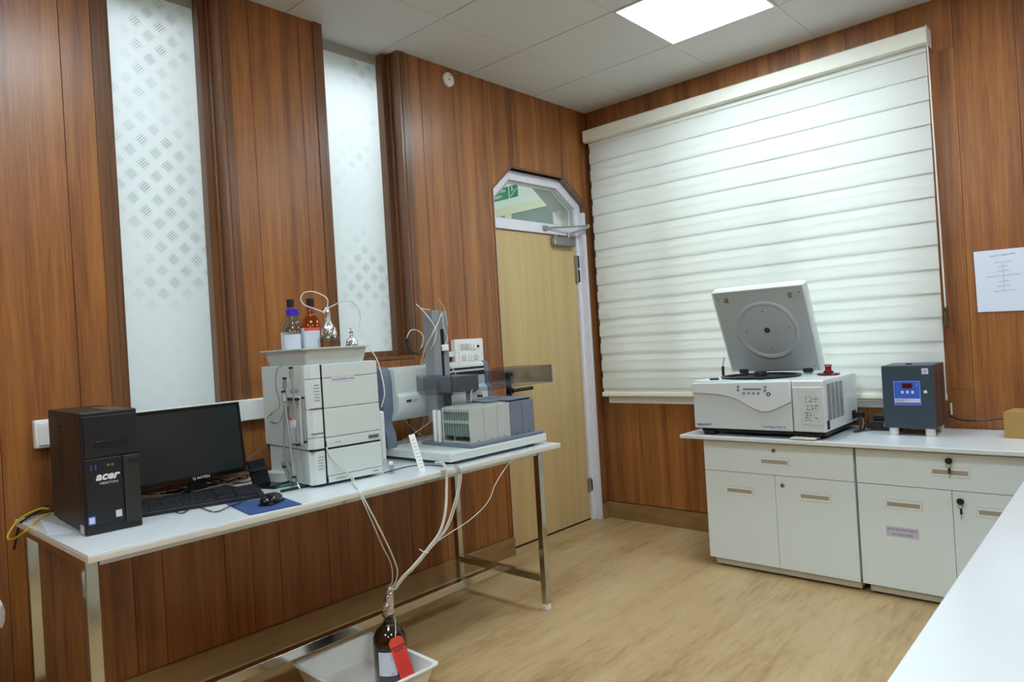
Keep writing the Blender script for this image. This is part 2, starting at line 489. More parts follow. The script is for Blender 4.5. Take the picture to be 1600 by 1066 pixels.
# masonry behind: solid spans, spans below and above openings
for a, b in ((RYB - .1, -3.18), (-2.70, -2.20), (-1.70, DY0), (DY1, 0.35)):
    LW.box(XB, -0.02, a, b, 0, H + .1)
for a, b, z in REC:
    LW.box(XB, -0.02, a, b, 0, z - 0.02); LW.box(XB, -0.14, a, b, 2.885, H + .1)
LW.prism([(DY0, 2.255), (-0.832, 2.415), (-0.300, 2.415), (DY1, 2.257), (DY1, H + .1), (DY0, H + .1)], XB, -0.02, 'x')
wall_left = struct(LW.build('wall_left', 'plaster'))
def board_l(a, b, z0, z1): return v_board(wall_left, 0, a, b, z0, z1, '+x')
ys = [-0.05 - 0.2517 * i for i in range(24)]
edges = sorted(ys + [0.0, RYB])
for a, b in zip(edges, edges[1:]):
    # walk through the vertical zones of the wall
    cuts = sorted({a, b} | {c for c in (-3.18, -2.70, -2.20, -1.70, DY0, DY1) if a < c < b})
    for c, d in zip(cuts, cuts[1:]):
        m = (c + d) / 2
        if d - c < 0.006: continue
        if DY0 < m < DY1:
            # board above the door with the sloping soffit cut
            def zz(y):
                for (p, q), (r_, s_) in zip(SOF, SOF[1:]):
                    if p - 1e-6 <= y <= r_ + 1e-6: return q + (s_ - q) * (y - p) / (r_ - p)
                return 2.257
            br = sorted({c, d} | {p[0] for p in SOF if c < p[0] < d})
            g = 0.0012
            poly = [(y_ + (g if y_ == br[0] else -g if y_ == br[-1] else 0), zz(y_)) for y_ in br] + [(d - g, H), (c + g, H)]
            MB().prism(poly, -0.02, 0.0, 'x').build('wall_board', 'wood', wall_left, bevel=0.003, seg=1)
        elif -3.18 < m < -2.70: board_l(c, d, 0.11, 1.06)
        elif -2.20 < m < -1.70: board_l(c, d, 0.11, 1.27)
        else: board_l(c, d, 0.11, H)
# corner trims, frames and reveals of the recesses
for a, b, z in REC:
    MB().box(-0.085, 0.003, b - 0.018, b, z, H).build('reveal', 'wood_trim', wall_left, bevel=0.002)
    MB().box(-0.14, -0.085, b - 0.058, b - 0.018, z, H).box(-0.085, -0.06, b - 0.03, b - 0.018, z, H).build('window_frame', 'wood_trim', wall_left, bevel=0.003)
    MB().box(-0.085, 0.003, a, a + 0.018, z, H).box(-0.14, -0.085, a + 0.018, a + 0.058, z, H).build('reveal', 'wood_trim', wall_left, bevel=0.002)
    MB().box(0.0, 0.006, b, b + 0.036, z, H).build('corner_trim', 'wood_trim', wall_left, bevel=0.0025)
    MB().box(0.0, 0.006, a - 0.036, a, z, H).build('corner_trim', 'wood_trim', wall_left, bevel=0.0025)
    MB().box(-0.14, 0.004, a + 0.018, b - 0.018, z - 0.02, z).box(-0.12, -0.09, a + 0.018, b - 0.018, z, z + 0.03).build('sill_ledge', 'wood_trim', wall_left, bevel=0.003)
    MB().box(-0.2, -0.13, a, b, 2.875, H).build('header', 'plaster', wall_left)
for n, (a, b, z) in enumerate(REC):
    o = struct(MB().box(-0.146, -0.14, a + 0.02, b - 0.02, z, 2.876).build('window_%d' % (n + 2), 'frost'))
# soffit and reveal lining of the door opening
def lining(p, q):
    (y0, z0), (y1, z1) = p, q
    n = Vector((-(z1 - z0), (y1 - y0))).normalized() * 0.012
    return MB().prism([(y0, z0), (y1, z1), (y1 + n.x, z1 + n.y), (y0 + n.x, z0 + n.y)], -0.06, 0.003, 'x').build('opening_trim', 'wood_trim', wall_left)
for p, q in zip(SOF, SOF[1:]): lining(p, q)
MB().box(-0.06, 0.003, DY1 - 0.001, DY1 + 0.012, 0.115, 2.258).build('opening_trim', 'wood_trim', wall_left)
MB().box(-0.06, 0.003, DY0 - 0.012, DY0 + 0.001, 0.11, 2.256).build('opening_trim', 'wood_trim', wall_left)
bl = struct(MB().box(-0.02, 0.014, RYB, DY0, 0, 0.108).box(-0.02, 0.014, DY1 + .002, -0.014, 0, 0.108).build('baseboard_left', 'skirting', None, bevel=0.002))

# ---- remaining walls (behind and to the right of the camera)
wr = struct(bx('wall_right', 'plaster', None, (RXW, RXW + .1, RYB - .1, 0.1, 0, H + .1)))
wb = struct(bx('wall_back', 'plaster', None, (-0.3, RXW + .1, RYB - .1, RYB, 0, H + .1)))
for k in range(int(-RYB / 0.25)):
    bx('wall_board', 'wood', wr, (RXW - .02, RXW, -0.25 * (k + 1) + .001, -0.25 * k - .001, 0, H), bevel=0.003, seg=1)
for k in range(int(RXW / 0.25) + 1):
    bx('wall_board', 'wood', wb, (0.25 * k + .001, min(RXW - .02, 0.25 * (k + 1) - .001), RYB, RYB + .02, 0, H), bevel=0.003, seg=1)

# ---- suspended ceiling, 60 cm grid
ceil = struct(bx('ceiling', 'plaster', None, (-0.3, RXW + .1, RYB - .1, 0.2, H + 0.03, H + 0.1)))
X1c, Y1c = 0.4316, -0.5741
LAMPS = [(1, 1), (1, 5), (4, 1), (4, 5), (1, 8), (4, 8)]
gx = [X1c + 0.6 * i for i in range(-1, 7)]
gy = [Y1c + 0.6 * 1 - 0.6 * j for j in range(0, 11)]
for x in gx:
    if 0.05 < x < RXW: bx('ceiling_grid_bar', 'grid', ceil, (x - .012, x + .012, RYB, 0, H + 0.003, H + 0.03))
for y in gy:
    if RYB < y < -0.02: bx('ceiling_grid_bar', 'grid', ceil, (-.14, RXW, y - .012, y + .012, H + 0.0045, H + 0.03))
for i, x in enumerate(gx):
    for j, y in enumerate(gy):
        a, b = max(x, -0.14) + .0045, min(x + .6, RXW) - .0045
        c, d = max(y - .6, RYB) + .003, min(y, 0.02) - .003
        if b - a < .02 or d - c < .02: continue
        if (i - 1, j - 1 + 1) in [(lx, ly) for lx, ly in LAMPS]: continue
        bx('ceiling_tile', 'ceiling', ceil, (a, b, c, d, H, H + .012), bevel=0.0015, seg=1)
for k, (i, j) in enumerate(LAMPS):
    x, y = X1c + 0.6 * i, Y1c - 0.6 * (j - 1)
    t = thing('ceiling_light', ['square flush white LED panel glowing in the tiled ceiling near the blind', 'lit LED ceiling panel behind the first one over the room', 'lit LED ceiling panel over the right side of the far bench', 'lit LED ceiling panel over the right bench', 'lit LED ceiling panel at the rear left of the room', 'lit LED ceiling panel at the rear right of the room'][k], 'ceiling light', (x + .3, y - .3, H))
    f = MB()
    for d in ((-.298, .298, -.298, -.284), (-.298, .298, .284, .298), (-.298, -.284, -.284, .284), (.284, .298, -.284, .284)):
        f.box(d[0], d[1], d[2], d[3], -0.004, .02)
    f.build('frame', 'grid', t)
    bx('diffuser', 'lamp', t, (-.285, .285, -.285, .285, 0.0, .008))

# ---- corridor beyond the left wall, seen through the fanlight and lighting the frosted windows
CWY = 1.25
e0, e1 = P(802, 326, y=CWY), P(874, 304, y=CWY)
wz1 = (e0.z + e1.z) / 2 - .02
mx0, mx1 = P(791, 340, y=CWY).x, P(801, 340, y=CWY).x
cw = MB().box(-4.6, -4.5, RYB, CWY, -0.05, 3.3).box(-4.6, XB, RYB - .1, RYB, -0.05, 3.3)
cw.box(-4.6, 0.3, CWY, CWY + .1, -0.05, wz1 - .9).box(-4.6, 0.3, CWY, CWY + .1, wz1, 3.3).box(0.2, 0.3, 0.2, CWY, -.05, 3.3)
trim1 = struct(cw.build('wall_corridor', 'corridor_wall'))
struct(bx('ceiling_corridor', 'corridor_wall', None, (-4.6, XB, RYB, CWY, 3.25, 3.35)))
struct(bx('floor_corridor', 'corridor_wall', None, (-4.6, XB, RYB, CWY, -0.1, -0.0)))
wf4 = MB().box(-4.5, .2, CWY - .02, CWY + .02, wz1 - .05, wz1 + .03).box(-4.5, .2, CWY - .02, CWY + .02, wz1 - .93, wz1 - .88).box(mx0, mx1, CWY - .02, CWY + .02, wz1 - .88, wz1 - .05)
wt_ = struct(wf4.build('window_4', 'cream_frame', None, bevel=0.003))
for a, b in ((-4.5, mx0), (mx1, .2)):
    bx('pane', 'lcd', wt_, (a, b, CWY, CWY + .01, wz1 - .88, wz1 - .05))
for yy in (-3.4, -2.0, -0.6):
    t = thing('corridor_light', {-3.4: 'corridor lamp lighting the left frosted window from behind', -2.0: 'corridor lamp lighting the narrower frosted window from behind', -0.6: 'corridor lamp behind the closed door'}[yy], 'ceiling light', (-0.95 if yy != -2.0 else -.75, yy, 3.25))
    bx('diffuser', 'corridor_lamp', t, (-.3, .3, -.3, .3, -.02, -.01)); bx('frame', 'grid', t, (-.32, .32, -.32, .32, -.01, 0))
# sign on the corridor wall
g0, g1 = P(771, 312, y=CWY - .006), P(809, 279, y=CWY - .006)
gw, gh = (g1.x - g0.x), 0.125
sg = thing('safety_sign', 'green and white stairs safety sign seen through the glass above the door', 'sign', (g0.x, CWY, P(771, 318, y=CWY).z))
sg.scale = (gw / .40,) * 3
bx('board', 'white_plastic', sg, (-.03, 0.42, -.006, 0, -0.01, 0.28), bevel=0.001)
bx('green_field', 'green', sg, (-.01, 0.245, -.008, -.006, 0.01, 0.15)); bx('green_field', 'green', sg, (.26, 0.39, -.008, -.006, 0.01, 0.15))
bx('red_field', 'sign_red', sg, (-.01, 0.22, -.008, -.006, 0.17, 0.26))
MB().lathe([(0.035, -.002), (0.045, -.002), (0.045, 0), (0.035, 0), (0.035, -.002)], (.31, -.006, 0.215), 'y').build('ring_symbol', 'ink_grey', sg)
text('Use the\nstairs', 0.062, (.006, -.0085, 0.098), '-y', 'ink_white', sg, bold=0.0012)
arrow = MB()
for k in range(4): arrow.box(0.27 + .025 * k, 0.30 + .025 * k, -.010, -.008, 0.03 + .02 * k, 0.036 + .02 * k).box(0.293 + .025 * k, 0.299 + .025 * k, -.010, -.008, 0.03 + .02 * k, 0.055 + .02 * k)
arrow.build('stair_symbol', 'ink_white', sg)
MB().ball((0.30, -.009, 0.135), .010, .002, .010).box(.295, .306, -.009, -.008, .085, .125).box(.306, .335, -.009, -.008, .10, .107).build('walking_figure', 'ink_white', sg)

# ---- door_1: white frame with octagonal head, fanlight, oak leaf
FXa, FXb = -0.115, -0.05
fr = MB()
fw_ = 0.062
outer = [(DY0, 0.0), (DY0, 2.255), (-0.832, 2.415), (-0.300, 2.415), (DY1, 2.257), (DY1, 0.0)]
inner = [(DY0 + fw_, 0.0), (DY0 + fw_, 2.228), (-0.810, 2.353), (-0.322, 2.353), (DY1 - fw_, 2.228), (DY1 - fw_, 0.0)]
for i in range(5):
    a, b, c, d = outer[i], outer[i + 1], inner[i + 1], inner[i]
    fr.prism([a, b, c, d], FXa, FXb, 'x')
fr.box(FXa, FXb, DY0 + fw_, DY1 - fw_, 2.03, 2.098)
door = struct(fr.build('door_1', 'door_white', None, bevel=0.003))
MB().box(FXb, -0.004, DY1 - 0.034, DY1 - 0.002, 0, 2.2).build('jamb_lining', 'door_white', door, bevel=0.003)
gl = [(y, z) for y, z in [(DY0 + fw_, 2.098), (DY0 + fw_, 2.228), (-0.810, 2.353), (-0.322, 2.353), (DY1 - fw_, 2.228), (DY1 - fw_, 2.098)]]
MB().prism(gl, -0.088, -0.082, 'x').build('fanlight_pane', 'pane', door)
bd = MB()
gi = [(y * 0.955 - 0.024, 2.098 + (z - 2.098) * 0.9 + .008) for y, z in gl]
for i in range(6):
    a, b = gl[i], gl[(i + 1) % 6]; c, d = gi[(i + 1) % 6], gi[i]
    bd.prism([a, b, c, d], -0.082, -0.070, 'x')
bd.build('glazing_bead', 'plaster', door)
leaf = bx('door_leaf', 'door', door, (-0.105, -0.068, DY0 + fw_ + .003, DY1 - fw_ - .003, 0.012, 2.026), bevel=0.002)
bx('threshold_gap', 'rubber', door, (-0.10, -0.07, DY0 + fw_, DY1 - fw_, 0.0, 0.01))
for zc in (0.25, 1.85, 1.75):
    MB().cyl((-0.06, DY1 - fw_ - .002, zc - .05), 0.008, 0.1).box(-.068, -.05, DY1 - fw_ - .02, DY1 - fw_ + .02, zc - .045, zc + .045).build('hinge', 'satin', door, bevel=0.001)
# closer
hx = -0.068
c0 = P(864, 368, x=-.04); c1 = P(897, 385, x=-.04)
MB().box(hx, hx + .045, c0.y, c1.y, c1.z - .008, c0.z - .002).build('door_closer', 'satin', door, bevel=0.012, label='silver door closer body')
MB().cyl((hx + .045, c0.y + .01, (c0.z + c1.z) / 2 + .02), .018, .003, 'x').cyl((hx + .02, (c0.y + c1.y) / 2 + .06, c1.z + .01), .012, .04, 'z').build('closer_cap', 'satin', door, smooth=True)
ax = hx + .03
pA = (ax, (c0.y + c1.y) / 2 + .06, c0.z + .02); pB = (0.045, -0.10, 2.085); pC = (-0.045, -0.47, 2.065)
MB().tube([pA, pB], 0.008, smooth=0).tube([(ax, pA[1], pA[2] - .03), (ax, pA[1], pA[2] + .01)], .010, smooth=0).tube([pB, (0.045, -.1, 2.105)], .011, smooth=0).tube([(pB[0], pB[1], pB[2] + .01), pC], 0.007, smooth=0).box(-.05, -.035, -.50, -.45, 2.05, 2.08).build('closer_arm', 'satin', door)
# handle set
hs = bx('handle_plate', 'black', door, (hx, hx + .010, -0.952, -0.892, 0.85, 1.04), bevel=0.003)
bx('lock_case', 'black', door, (hx, hx + .022, -0.957, -0.885, 1.045, 1.115), bevel=0.004)
MB().cyl((hx + .022, -0.905, 1.078), .013, .006, 'x').build('lock_cylinder', 'satin', door, smooth=True)
MB().cyl((hx + .010, -0.922, 1.0), .02, .03, 'x').tube([(hx + .045, -0.925, 1.0), (hx + .05, -0.85, 1.002), (hx + .05, -0.74, 1.002)], .012, smooth=3).build('door_handle', 'black', door, smooth=True)

# ---- round cover near the ceiling and electrical fittings on the left wall
c = P(699, 125, x=0)
t = thing('round_wall_cover', 'round white plastic cover on the wood wall just below the ceiling', 'cover', (0.006, c.y, c.z))
MB().lathe([(0, .010), (.036, .010), (.041, .006), (.041, -.006), (0, -.006)], (0, 0, 0), 'x', 32).build('disc', 'white_plastic', t, smooth=True)
MB().cyl((.010, 0, 0), .004, .002, 'x').tube([(.012, .008, .022), (.012, .003, .028)], .0018, smooth=0).build('screw', 'ink', t)

# switchboard
a = P(700, 545, x=.03); 
SY0, SY1, SZ0, SZ1 = -1.452, -1.222, 1.165, 1.340
t = thing('switchboard', 'white wall switchboard with sockets and rocker switches behind the collector', 'switchboard', (0, SY0, SZ0))
W_, H_ = SY1 - SY0, SZ1 - SZ0
bx('plate', 'white_plastic', t, (0.0, .038, 0, W_, 0, H_), bevel=0.008, seg=3)
bx('inner_plate', 'white_plastic', t, (.038, .042, .028, W_ - .025, .02, H_ - .02), bevel=0.002)
for k in range(4): bx('blank_module', 'greyplastic', t, (.042, .044, .040 + .018 * k, .054 + .018 * k, .112, .148), bevel=0.001)
for yy, zz_ in ((.118, .112), (.142, .112), (.098, .048), (.116, .048)):
    bx('rocker_switch', 'white_plastic', t, (.042, .050, yy, yy + .016, zz_, zz_ + .036), bevel=0.003)
for yy in (.062, .158):
    s_ = MB().cyl((.042, yy, .066), .020, .002, 'x').build('socket', 'cap_white', t, smooth=True)
    hb = MB()
    for dy, dz in ((0, .013), (-.010, .002), (.010, .002), (-.007, -.011), (.007, -.011)): hb.cyl((.044, yy + dy, .066 + dz), .0028, .001, 'x', 8)
    hb.build('socket_hole', 'rubber', s_)
MB().cyl((.042, .180, .130), .008, .004, 'x').build('regulator_knob', 'black', t, smooth=True)
bx('conduit', 'white_plastic', t, (0, .028, -.075, 0, .078, .108), bevel=0.002)
bx('conduit', 'white_plastic', t, (0, .028, -.075, -.045, -.05, .078), bevel=0.002)

# trunking with junction box behind the monitor
z0, z1 = 1.035, 1.128
t = thing('cable_trunking', 'white wall trunking running along the wall behind the monitor', 'trunking', (0, -3.25, z0))
bx('trunk', 'white_plastic', t, (0, .03, 0, .80, 0.0, .092), bevel=0.003)
bx('box_cover', 'white_plastic', t, (.03, .038, .53, .655, .002, .090), bevel=0.003)
MB().tube([(.03, .675, .04), (.038, .675, .03)], .004, smooth=0).build('screw', 'satin', t)
c = P(54, 680, x=.03)
t = thing('wall_socket_box', 'small white wall box just left of the black computer tower', 'socket box', (0, c.y, c.z - .05))
bx('housing', 'white_plastic', t, (0, .034, .0, .09, 0, .1), bevel=0.006)
bx('cover_plate', 'white_plastic', t, (.034, .038, .01, .08, .01, .09), bevel=0.002)

# ---- zebra blind: head rail, front and back bands, bottom rail
BX0, BX1 = 0.062, 2.172
bt = thing('roller_blind', 'wide cream banded day and night roller blind covering the far window', 'blind', (0, 0, 0))
MB().prism([(-.105, 2.69), (-.105, 2.765), (-.095, 2.772), (-.002, 2.772), (-.002, 2.70), (-.085, 2.682)], 0.042, 2.182, 'x').build('head_rail', 'blind_rail', bt, bevel=0.003)
bx('rail_end_cap', 'cap_white', bt, (2.182, 2.186, -.106, -.002, 2.68, 2.774), bevel=0.001)
pitch = 0.1227
zt = 2.533
def bandset(y, zoff, hgt, n, name):
    for k in range(n):
        zc = zt - pitch * k + zoff
        if zc - hgt < 0.905: continue
        if zc > 2.70: continue
        yield k, zc
# front bands: visible top edge line every pitch; their lower end reaches the next line
for k in range(-2, 14):
    lo = zt - pitch * k                      # lower edge of a dense band, the fine dark line
    hi = min(lo + .074, 2.70)
    if hi > 2.72 or lo > 2.69: continue
    lo = max(lo, .912)
    if hi - lo < .01: continue
    MB().box(BX0, BX1, -.0645, -.0625, lo, hi).build('fabric_band', 'blind', bt)
for k in range(-2, 14):
    hi = zt - pitch * k + .012
    lo = max(hi - .074, .912)
    if lo > 2.69 or hi - lo < .01: continue
    hi = min(hi, 2.70)
    MB().box(BX0 + .002, BX1 - .002, -.0575, -.0560, lo, hi).build('rear_fabric_band', 'blind', bt)
MB().prism([(-.050, .912), (-.072, .912), (-.076, .905), (-.076, .885), (-.070, .879), (-.050, .879)], BX0 - .002, BX1, 'x').build('bottom_rail', 'blind_rail', bt, bevel=0.002)
ch = MB()
for (u0, dy) in ((2.179, -.055), (2.181, -.085)):
    pts = [(u0 + .010 * (k / 20), dy, 2.68 - 1.33 * k / 20) for k in range(21)]
    ch.tube(pts, .0022, seg=6, smooth=0)
ch.build('bead_chain', 'cap_white', bt)
bx('chain_weight', 'clear', bt, (2.180, 2.200, -.095, -.045, 1.245, 1.36), bevel=0.004)
bx('weight_core', 'satin', bt, (2.186, 2.192, -.085, -.055, 1.25, 1.33), bevel=0.002)

# wall notice
pa, pb, pc, pd = P(1521, 394, y=-.002), P(1619, 384.5, y=-.002), P(1528, 488, y=-.002), P(1625, 484, y=-.002)
t = thing('wall_notice', 'white printed flow chart sheet taped on the wood wall right of the blind', 'notice', (pa.x, -0.003, pc.z))
def loc(p): return (p.x - pa.x, p.z - pc.z)
MB().prism([loc(pc), loc(pd), loc(pb), loc(pa)], -.0015, .0, 'y').build('sheet', 'paper', t)
lx = 0.118
text('SAFETY MEASURES', .013, (lx, -.0018, .268), '-y', 'ink_grey', t, align='CENTER', spin=.04)
rows = [(.236, 'Collection of sample'), (.215, 'Preparation'), (.193, 'Centrifugation'), (.170, 'Separation of the supernatant and pellet'), (.143, 'Gel loading'), (.119, 'Electrophoresis'), (.096, 'Documentation of result')]
for zz_, s_ in rows: text(s_, .0085, (lx, -.0018, zz_), '-y', 'ink_grey', t, align='CENTER', spin=.03)
ar = MB()
for (za, _), (zb, _2) in zip(rows, rows[1:]): ar.box(lx - .0008, lx + .0008, -.0019, -.0015, zb + .009, za - .003)
ar.build('arrow', 'ink_grey', t)

# ================================================================= LEFT TABLE
TZ = 0.80
TX0, TX1, TY0, TY1 = 0.018, 0.79, -3.55, -1.49
tb = thing('lab_table', 'long white-topped laboratory table with polished square steel legs along the wood wall', 'table', ((TX0 + TX1) / 2, (TY0 + TY1) / 2, 0))
cx, cy = tb.location.x, tb.location.y
def rel(d): return (d[0] - cx, d[1] - cx, d[2] - cy, d[3] - cy, d[4], d[5])
bx('tabletop', 'laminate', tb, rel((TX0, TX1, TY0, TY1, TZ - .018, TZ)), bevel=0.002)
bx('edge_band', 'edge', tb, rel((TX0 - .001, TX1 + .001, TY0 - .001, TY1 + .001, TZ - .022, TZ - .006)), bevel=0.001)
LX = (0.10, 0.705); LY = (-3.548, -1.605)
for lx_ in LX:
    for ly in LY:
        bx('leg', 'steel', tb, rel((lx_ + .002, lx_ + .036, ly + .002, ly + .036, .028, TZ - .022)), bevel=0.003)
        MB().lathe([(0, 0), (.018, 0), (.022, .006), (.020, .03), (0, .03)], (lx_ + .019 - cx, ly + .019 - cy, 0), 'z', 16).build('foot_cap', 'cap_white', tb, smooth=True)
for ly in LY:
    bx('end_stretcher', 'steel', tb, rel((LX[0] + .038, LX[1], ly + .004, ly + .034, .135, .17)), bevel=0.002)
    bx('top_rail', 'steel', tb, rel((LX[0] + .038, LX[1], ly + .004, ly + .034, TZ - .047, TZ - .022)), bevel=0.002)
bx('long_stretcher', 'steel', tb, rel((.405, .443, LY[0] + .034, LY[1] + .004, .132, .170)), bevel=0.002)
for lx_ in LX:
    bx('top_rail', 'steel', tb, rel((lx_ + .004, lx_ + .034, LY[0] + .038, LY[1], TZ - .047, TZ - .022)), bevel=0.002)

# ---- computer tower
t = thing('computer_tower', 'black upright desktop computer tower at the left end of the table', 'computer', (0.335, -3.395, TZ))
D, Wd, Hh = 0.20, 0.0775, 0.372     # half depth (x), half width (y), height
t.rotation_euler.z = math.radians(-3)
bx('case', 'black_case', t, (-D, D, -Wd, Wd, .008, Hh), bevel=0.003)
MB().box(D, D + .022, -Wd - .002, Wd + .002, .0, Hh + .001).build('front_panel', 'black', t, bevel=0.005)
F = D + .022
bx('upper_bezel', 'black', t, (F, F + .004, -Wd + .006, Wd - .002, .235, Hh - .012), bevel=0.002)
bx('optical_drive', 'black_gloss', t, (F + .004, F + .006, -Wd + .035, Wd - .03, .262, .282), bevel=0.001)
bx('lower_bezel', 'black', t, (F, F + .003, -Wd + .004, .028, .03, .229), bevel=0.002)
bx('side_bezel', 'black_case', t, (F, F + .007, .031, Wd - .001, .02, .229), bevel=0.003)
bx('card_reader', 'black_gloss', t, (F + .007, F + .008, .047, Wd - .006, .205, .217))
for k, yy in enumerate((-.058, -.046)): bx('usb_port', 'ink_blue', t, (F + .003, F + .0045, yy, yy + .004, .196, .212))
for k, yy in enumerate((-.010, .002)): MB().cyl((F + .003, yy, .207), .004, .0015, 'x').build('audio_jack', 'satin', t)
text('acer', .034, (F + .0035, -.046, .164), '+x', 'ink_white', t, shear=.3, wide=1.05, bold=.0012)
text('VERITON', .0095, (F + .0035, -.036, .150), '+x', 'ink_white', t, wide=1.3)
bx('blue_sticker', 'panel_blue', t, (F + .003, F + .0035, -.072, -.052, .033, .058)); bx('sticker_face', 'label_lav', t, (F + .0035, F + .004, -.069, -.054, .036, .055))
bx('windows_sticker', 'label_lav', t, (F + .003, F + .0035, .004, .021, .043, .064))
bx('paper_label', 'label_lav', t, (D - .035, D + .006, -Wd - .0028, -Wd - .0018, .004, .030))
v = MB()
for k in range(13): v.prism([(-.068, .135 + k * .0155), (-.018, .129 + k * .0155), (-.018, .136 + k * .0155), (-.068, .142 + k * .0155)], -Wd - .0006, -Wd + .002, 'y')
v.build('vent_slot', 'rubber', t)
bx('side_panel_seam', 'rubber', t, (D - .028, D - .026, -Wd - .0005, -Wd + .001, .01, Hh - .004))
MB().box(-.02, D + .01, .01, .066, Hh, Hh + .0015).build('top_label_strip', 'satin', t)
for px_, py_ in ((-.16, -.06), (-.16, .06), (.16, -.06), (.16, .06)): MB().cyl((px_, py_, 0), .012, .009).build('foot', 'rubber', t)

# ---- yellow and black cables at the tower's back
tag(MB().tube([P(76, 795, z=TZ + .03), P(60, 796, x=.10), P(30, 812, x=.06), P(12, 838, x=.07), P(20, 843, x=.12), P(40, 830, x=.2), P(60, 813, z=TZ + .012), P(78, 803, z=TZ + .012)], .0035, smooth=8).build('network_cable', 'yellow', None, smooth=True), 'yellow network cable looping over the left end of the table', 'cable')
tag(MB().tube([P(76, 790, z=TZ + .03), P(60, 799, z=TZ + .012), P(36, 814, z=TZ + .006), P(30, 822, x=.05), (.03, -3.56, .70)], .004).build('power_cable', 'black', None, smooth=True), 'black cable running off the left edge of the table behind the tower', 'cable')
q0, q1, q2, q3 = P(75, 836, z=TZ + .001), P(118, 832, z=TZ + .001), P(100, 824, z=TZ + .001), P(62, 812, z=TZ + .001)
tag(MB().prism([(q0.x, q0.y), (q1.x, q1.y), (q2.x, q2.y), (q3.x, q3.y)], TZ + .0003, TZ + .0015, 'z').build('paper_slip', 'paper', None), 'creased white paper slip lying beside the computer tower', 'paper')

# ---- monitor
t = thing('monitor', 'black flat computer monitor with dark blank screen on the lab table', 'monitor', (0.205, -2.995, TZ), 0.0)
t.rotation_euler.z = math.radians(1)
mon = thing('x', 'x', 'x'); bpy.data.objects.remove(mon)
PY0, PY1 = -.228, .190; Z0m, Z1m = .048, .332
bx('back_shell', 'black', t, (-.012, .016, PY0, PY1, Z0m, Z1m), bevel=0.004)
fm = MB()
fm.box(.016, .022, PY0, PY1, Z0m, Z0m + .020).box(.016, .022, PY0, PY1, Z1m - .010, Z1m).box(.016, .022, PY0, PY0 + .010, Z0m + .02, Z1m - .01).box(.016, .022, PY1 - .010, PY1, Z0m + .02, Z1m - .01)
fm.build('bezel', 'black_gloss', t, bevel=0.002)
bx('screen', 'screen', t, (.016, .018, PY0 + .01, PY1 - .01, Z0m + .02, Z1m - .01))
text('Q AOPEN', .014, (.0222, -.03, Z0m + .005), '+x', 'ink_white', t, wide=1.1)
MB().box(-.035, -.012, -.12, .10, .12, .28).build('rear_bulge', 'black', t, bevel=0.01)
MB().box(-.03, -.008, -.035, .035, .005, .16).build('stand_neck', 'black', t, bevel=0.004)
MB().box(-.10, .085, -.11, .11, 0, .010).build('stand_base', 'black_gloss', t, bevel=0.004)

for o_ in [o_ for o_ in bpy.data.objects if o_.parent == t and not o_.name.startswith('stand')]:
    o_.matrix_basis = Matrix.Rotation(math.radians(-7), 4, 'Y') @ o_.matrix_basis
# ---- keyboard
kb = thing('keyboard', 'black wired computer keyboard lying in front of the monitor', 'keyboard', (0.385, -3.06, TZ), 0)
k0 = P(232, 800, z=TZ + .015); k1 = P(405, 772, z=TZ + .015)
ang = math.atan2(k1.x - k0.x, k1.y - k0.y)
kb.rotation_euler.z = -ang
mid = (k0 + k1) / 2
ca, sa = math.cos(-ang), math.sin(-ang)
KW, KD = 0.225, 0.15
# front edge of the board passes through k0-k1
kb.location = (mid.x - KD / 2 * ca - .0, mid.y - KD / 2 * sa - .03, TZ)
MB().prism([(-KD / 2, 0), (KD / 2, 0), (KD / 2, .014), (KD / 2 - .012, .017), (-KD / 2, .030)], -KW, KW, 'y').build('keyboard_body', 'black', kb, bevel=0.002)
keys = MB()
for r_ in range(6):
    xx = KD / 2 - .020 - r_ * .0205 - (.006 if r_ == 5 else 0)
    zk = .017 + (KD / 2 - .012 - xx) / (KD - .012) * .013
    cols = [(-KW + .010 + .0185 * c_, .0165) for c_ in range(15)] if r_ else [(-KW + .010, .022), (-KW + .036, .018), (-KW + .058, .018), (-KW + .080, .10), (-KW + .184, .018), (-KW + .206, .018), (-KW + .228, .022), (-KW + .254, .022)]
    cols = cols + [(-KW + .298 + .0185 * c_, .0165) for c_ in range(3) if r_ not in (1, 2) or c_ == 1 and r_ == 1] + [(-KW + .362 + .0185 * c_, .0165) for c_ in range(4) if r_ < 5]
    for y0, w in cols:
        keys.box(xx - .009, xx + .007, y0, y0 + w, zk - .002, zk + .006)
keys.build('key_caps', 'key', kb, bevel=0, kind='stuff')
tag(MB().tube([P(270, 799, z=TZ + .006), P(285, 802, z=TZ + .004), P(305, 792, z=TZ + .004), P(335, 800, z=TZ + .004), P(355, 793, z=TZ + .006), P(378, 784, z=TZ + .01), P(382, 776, z=TZ + .01), P(398, 773, z=TZ + .012), P(409, 776, z=TZ + .018)], .002).build('mouse_cable', 'black', None, smooth=True), 'thin black mouse cable winding in front of the keyboard', 'cable')

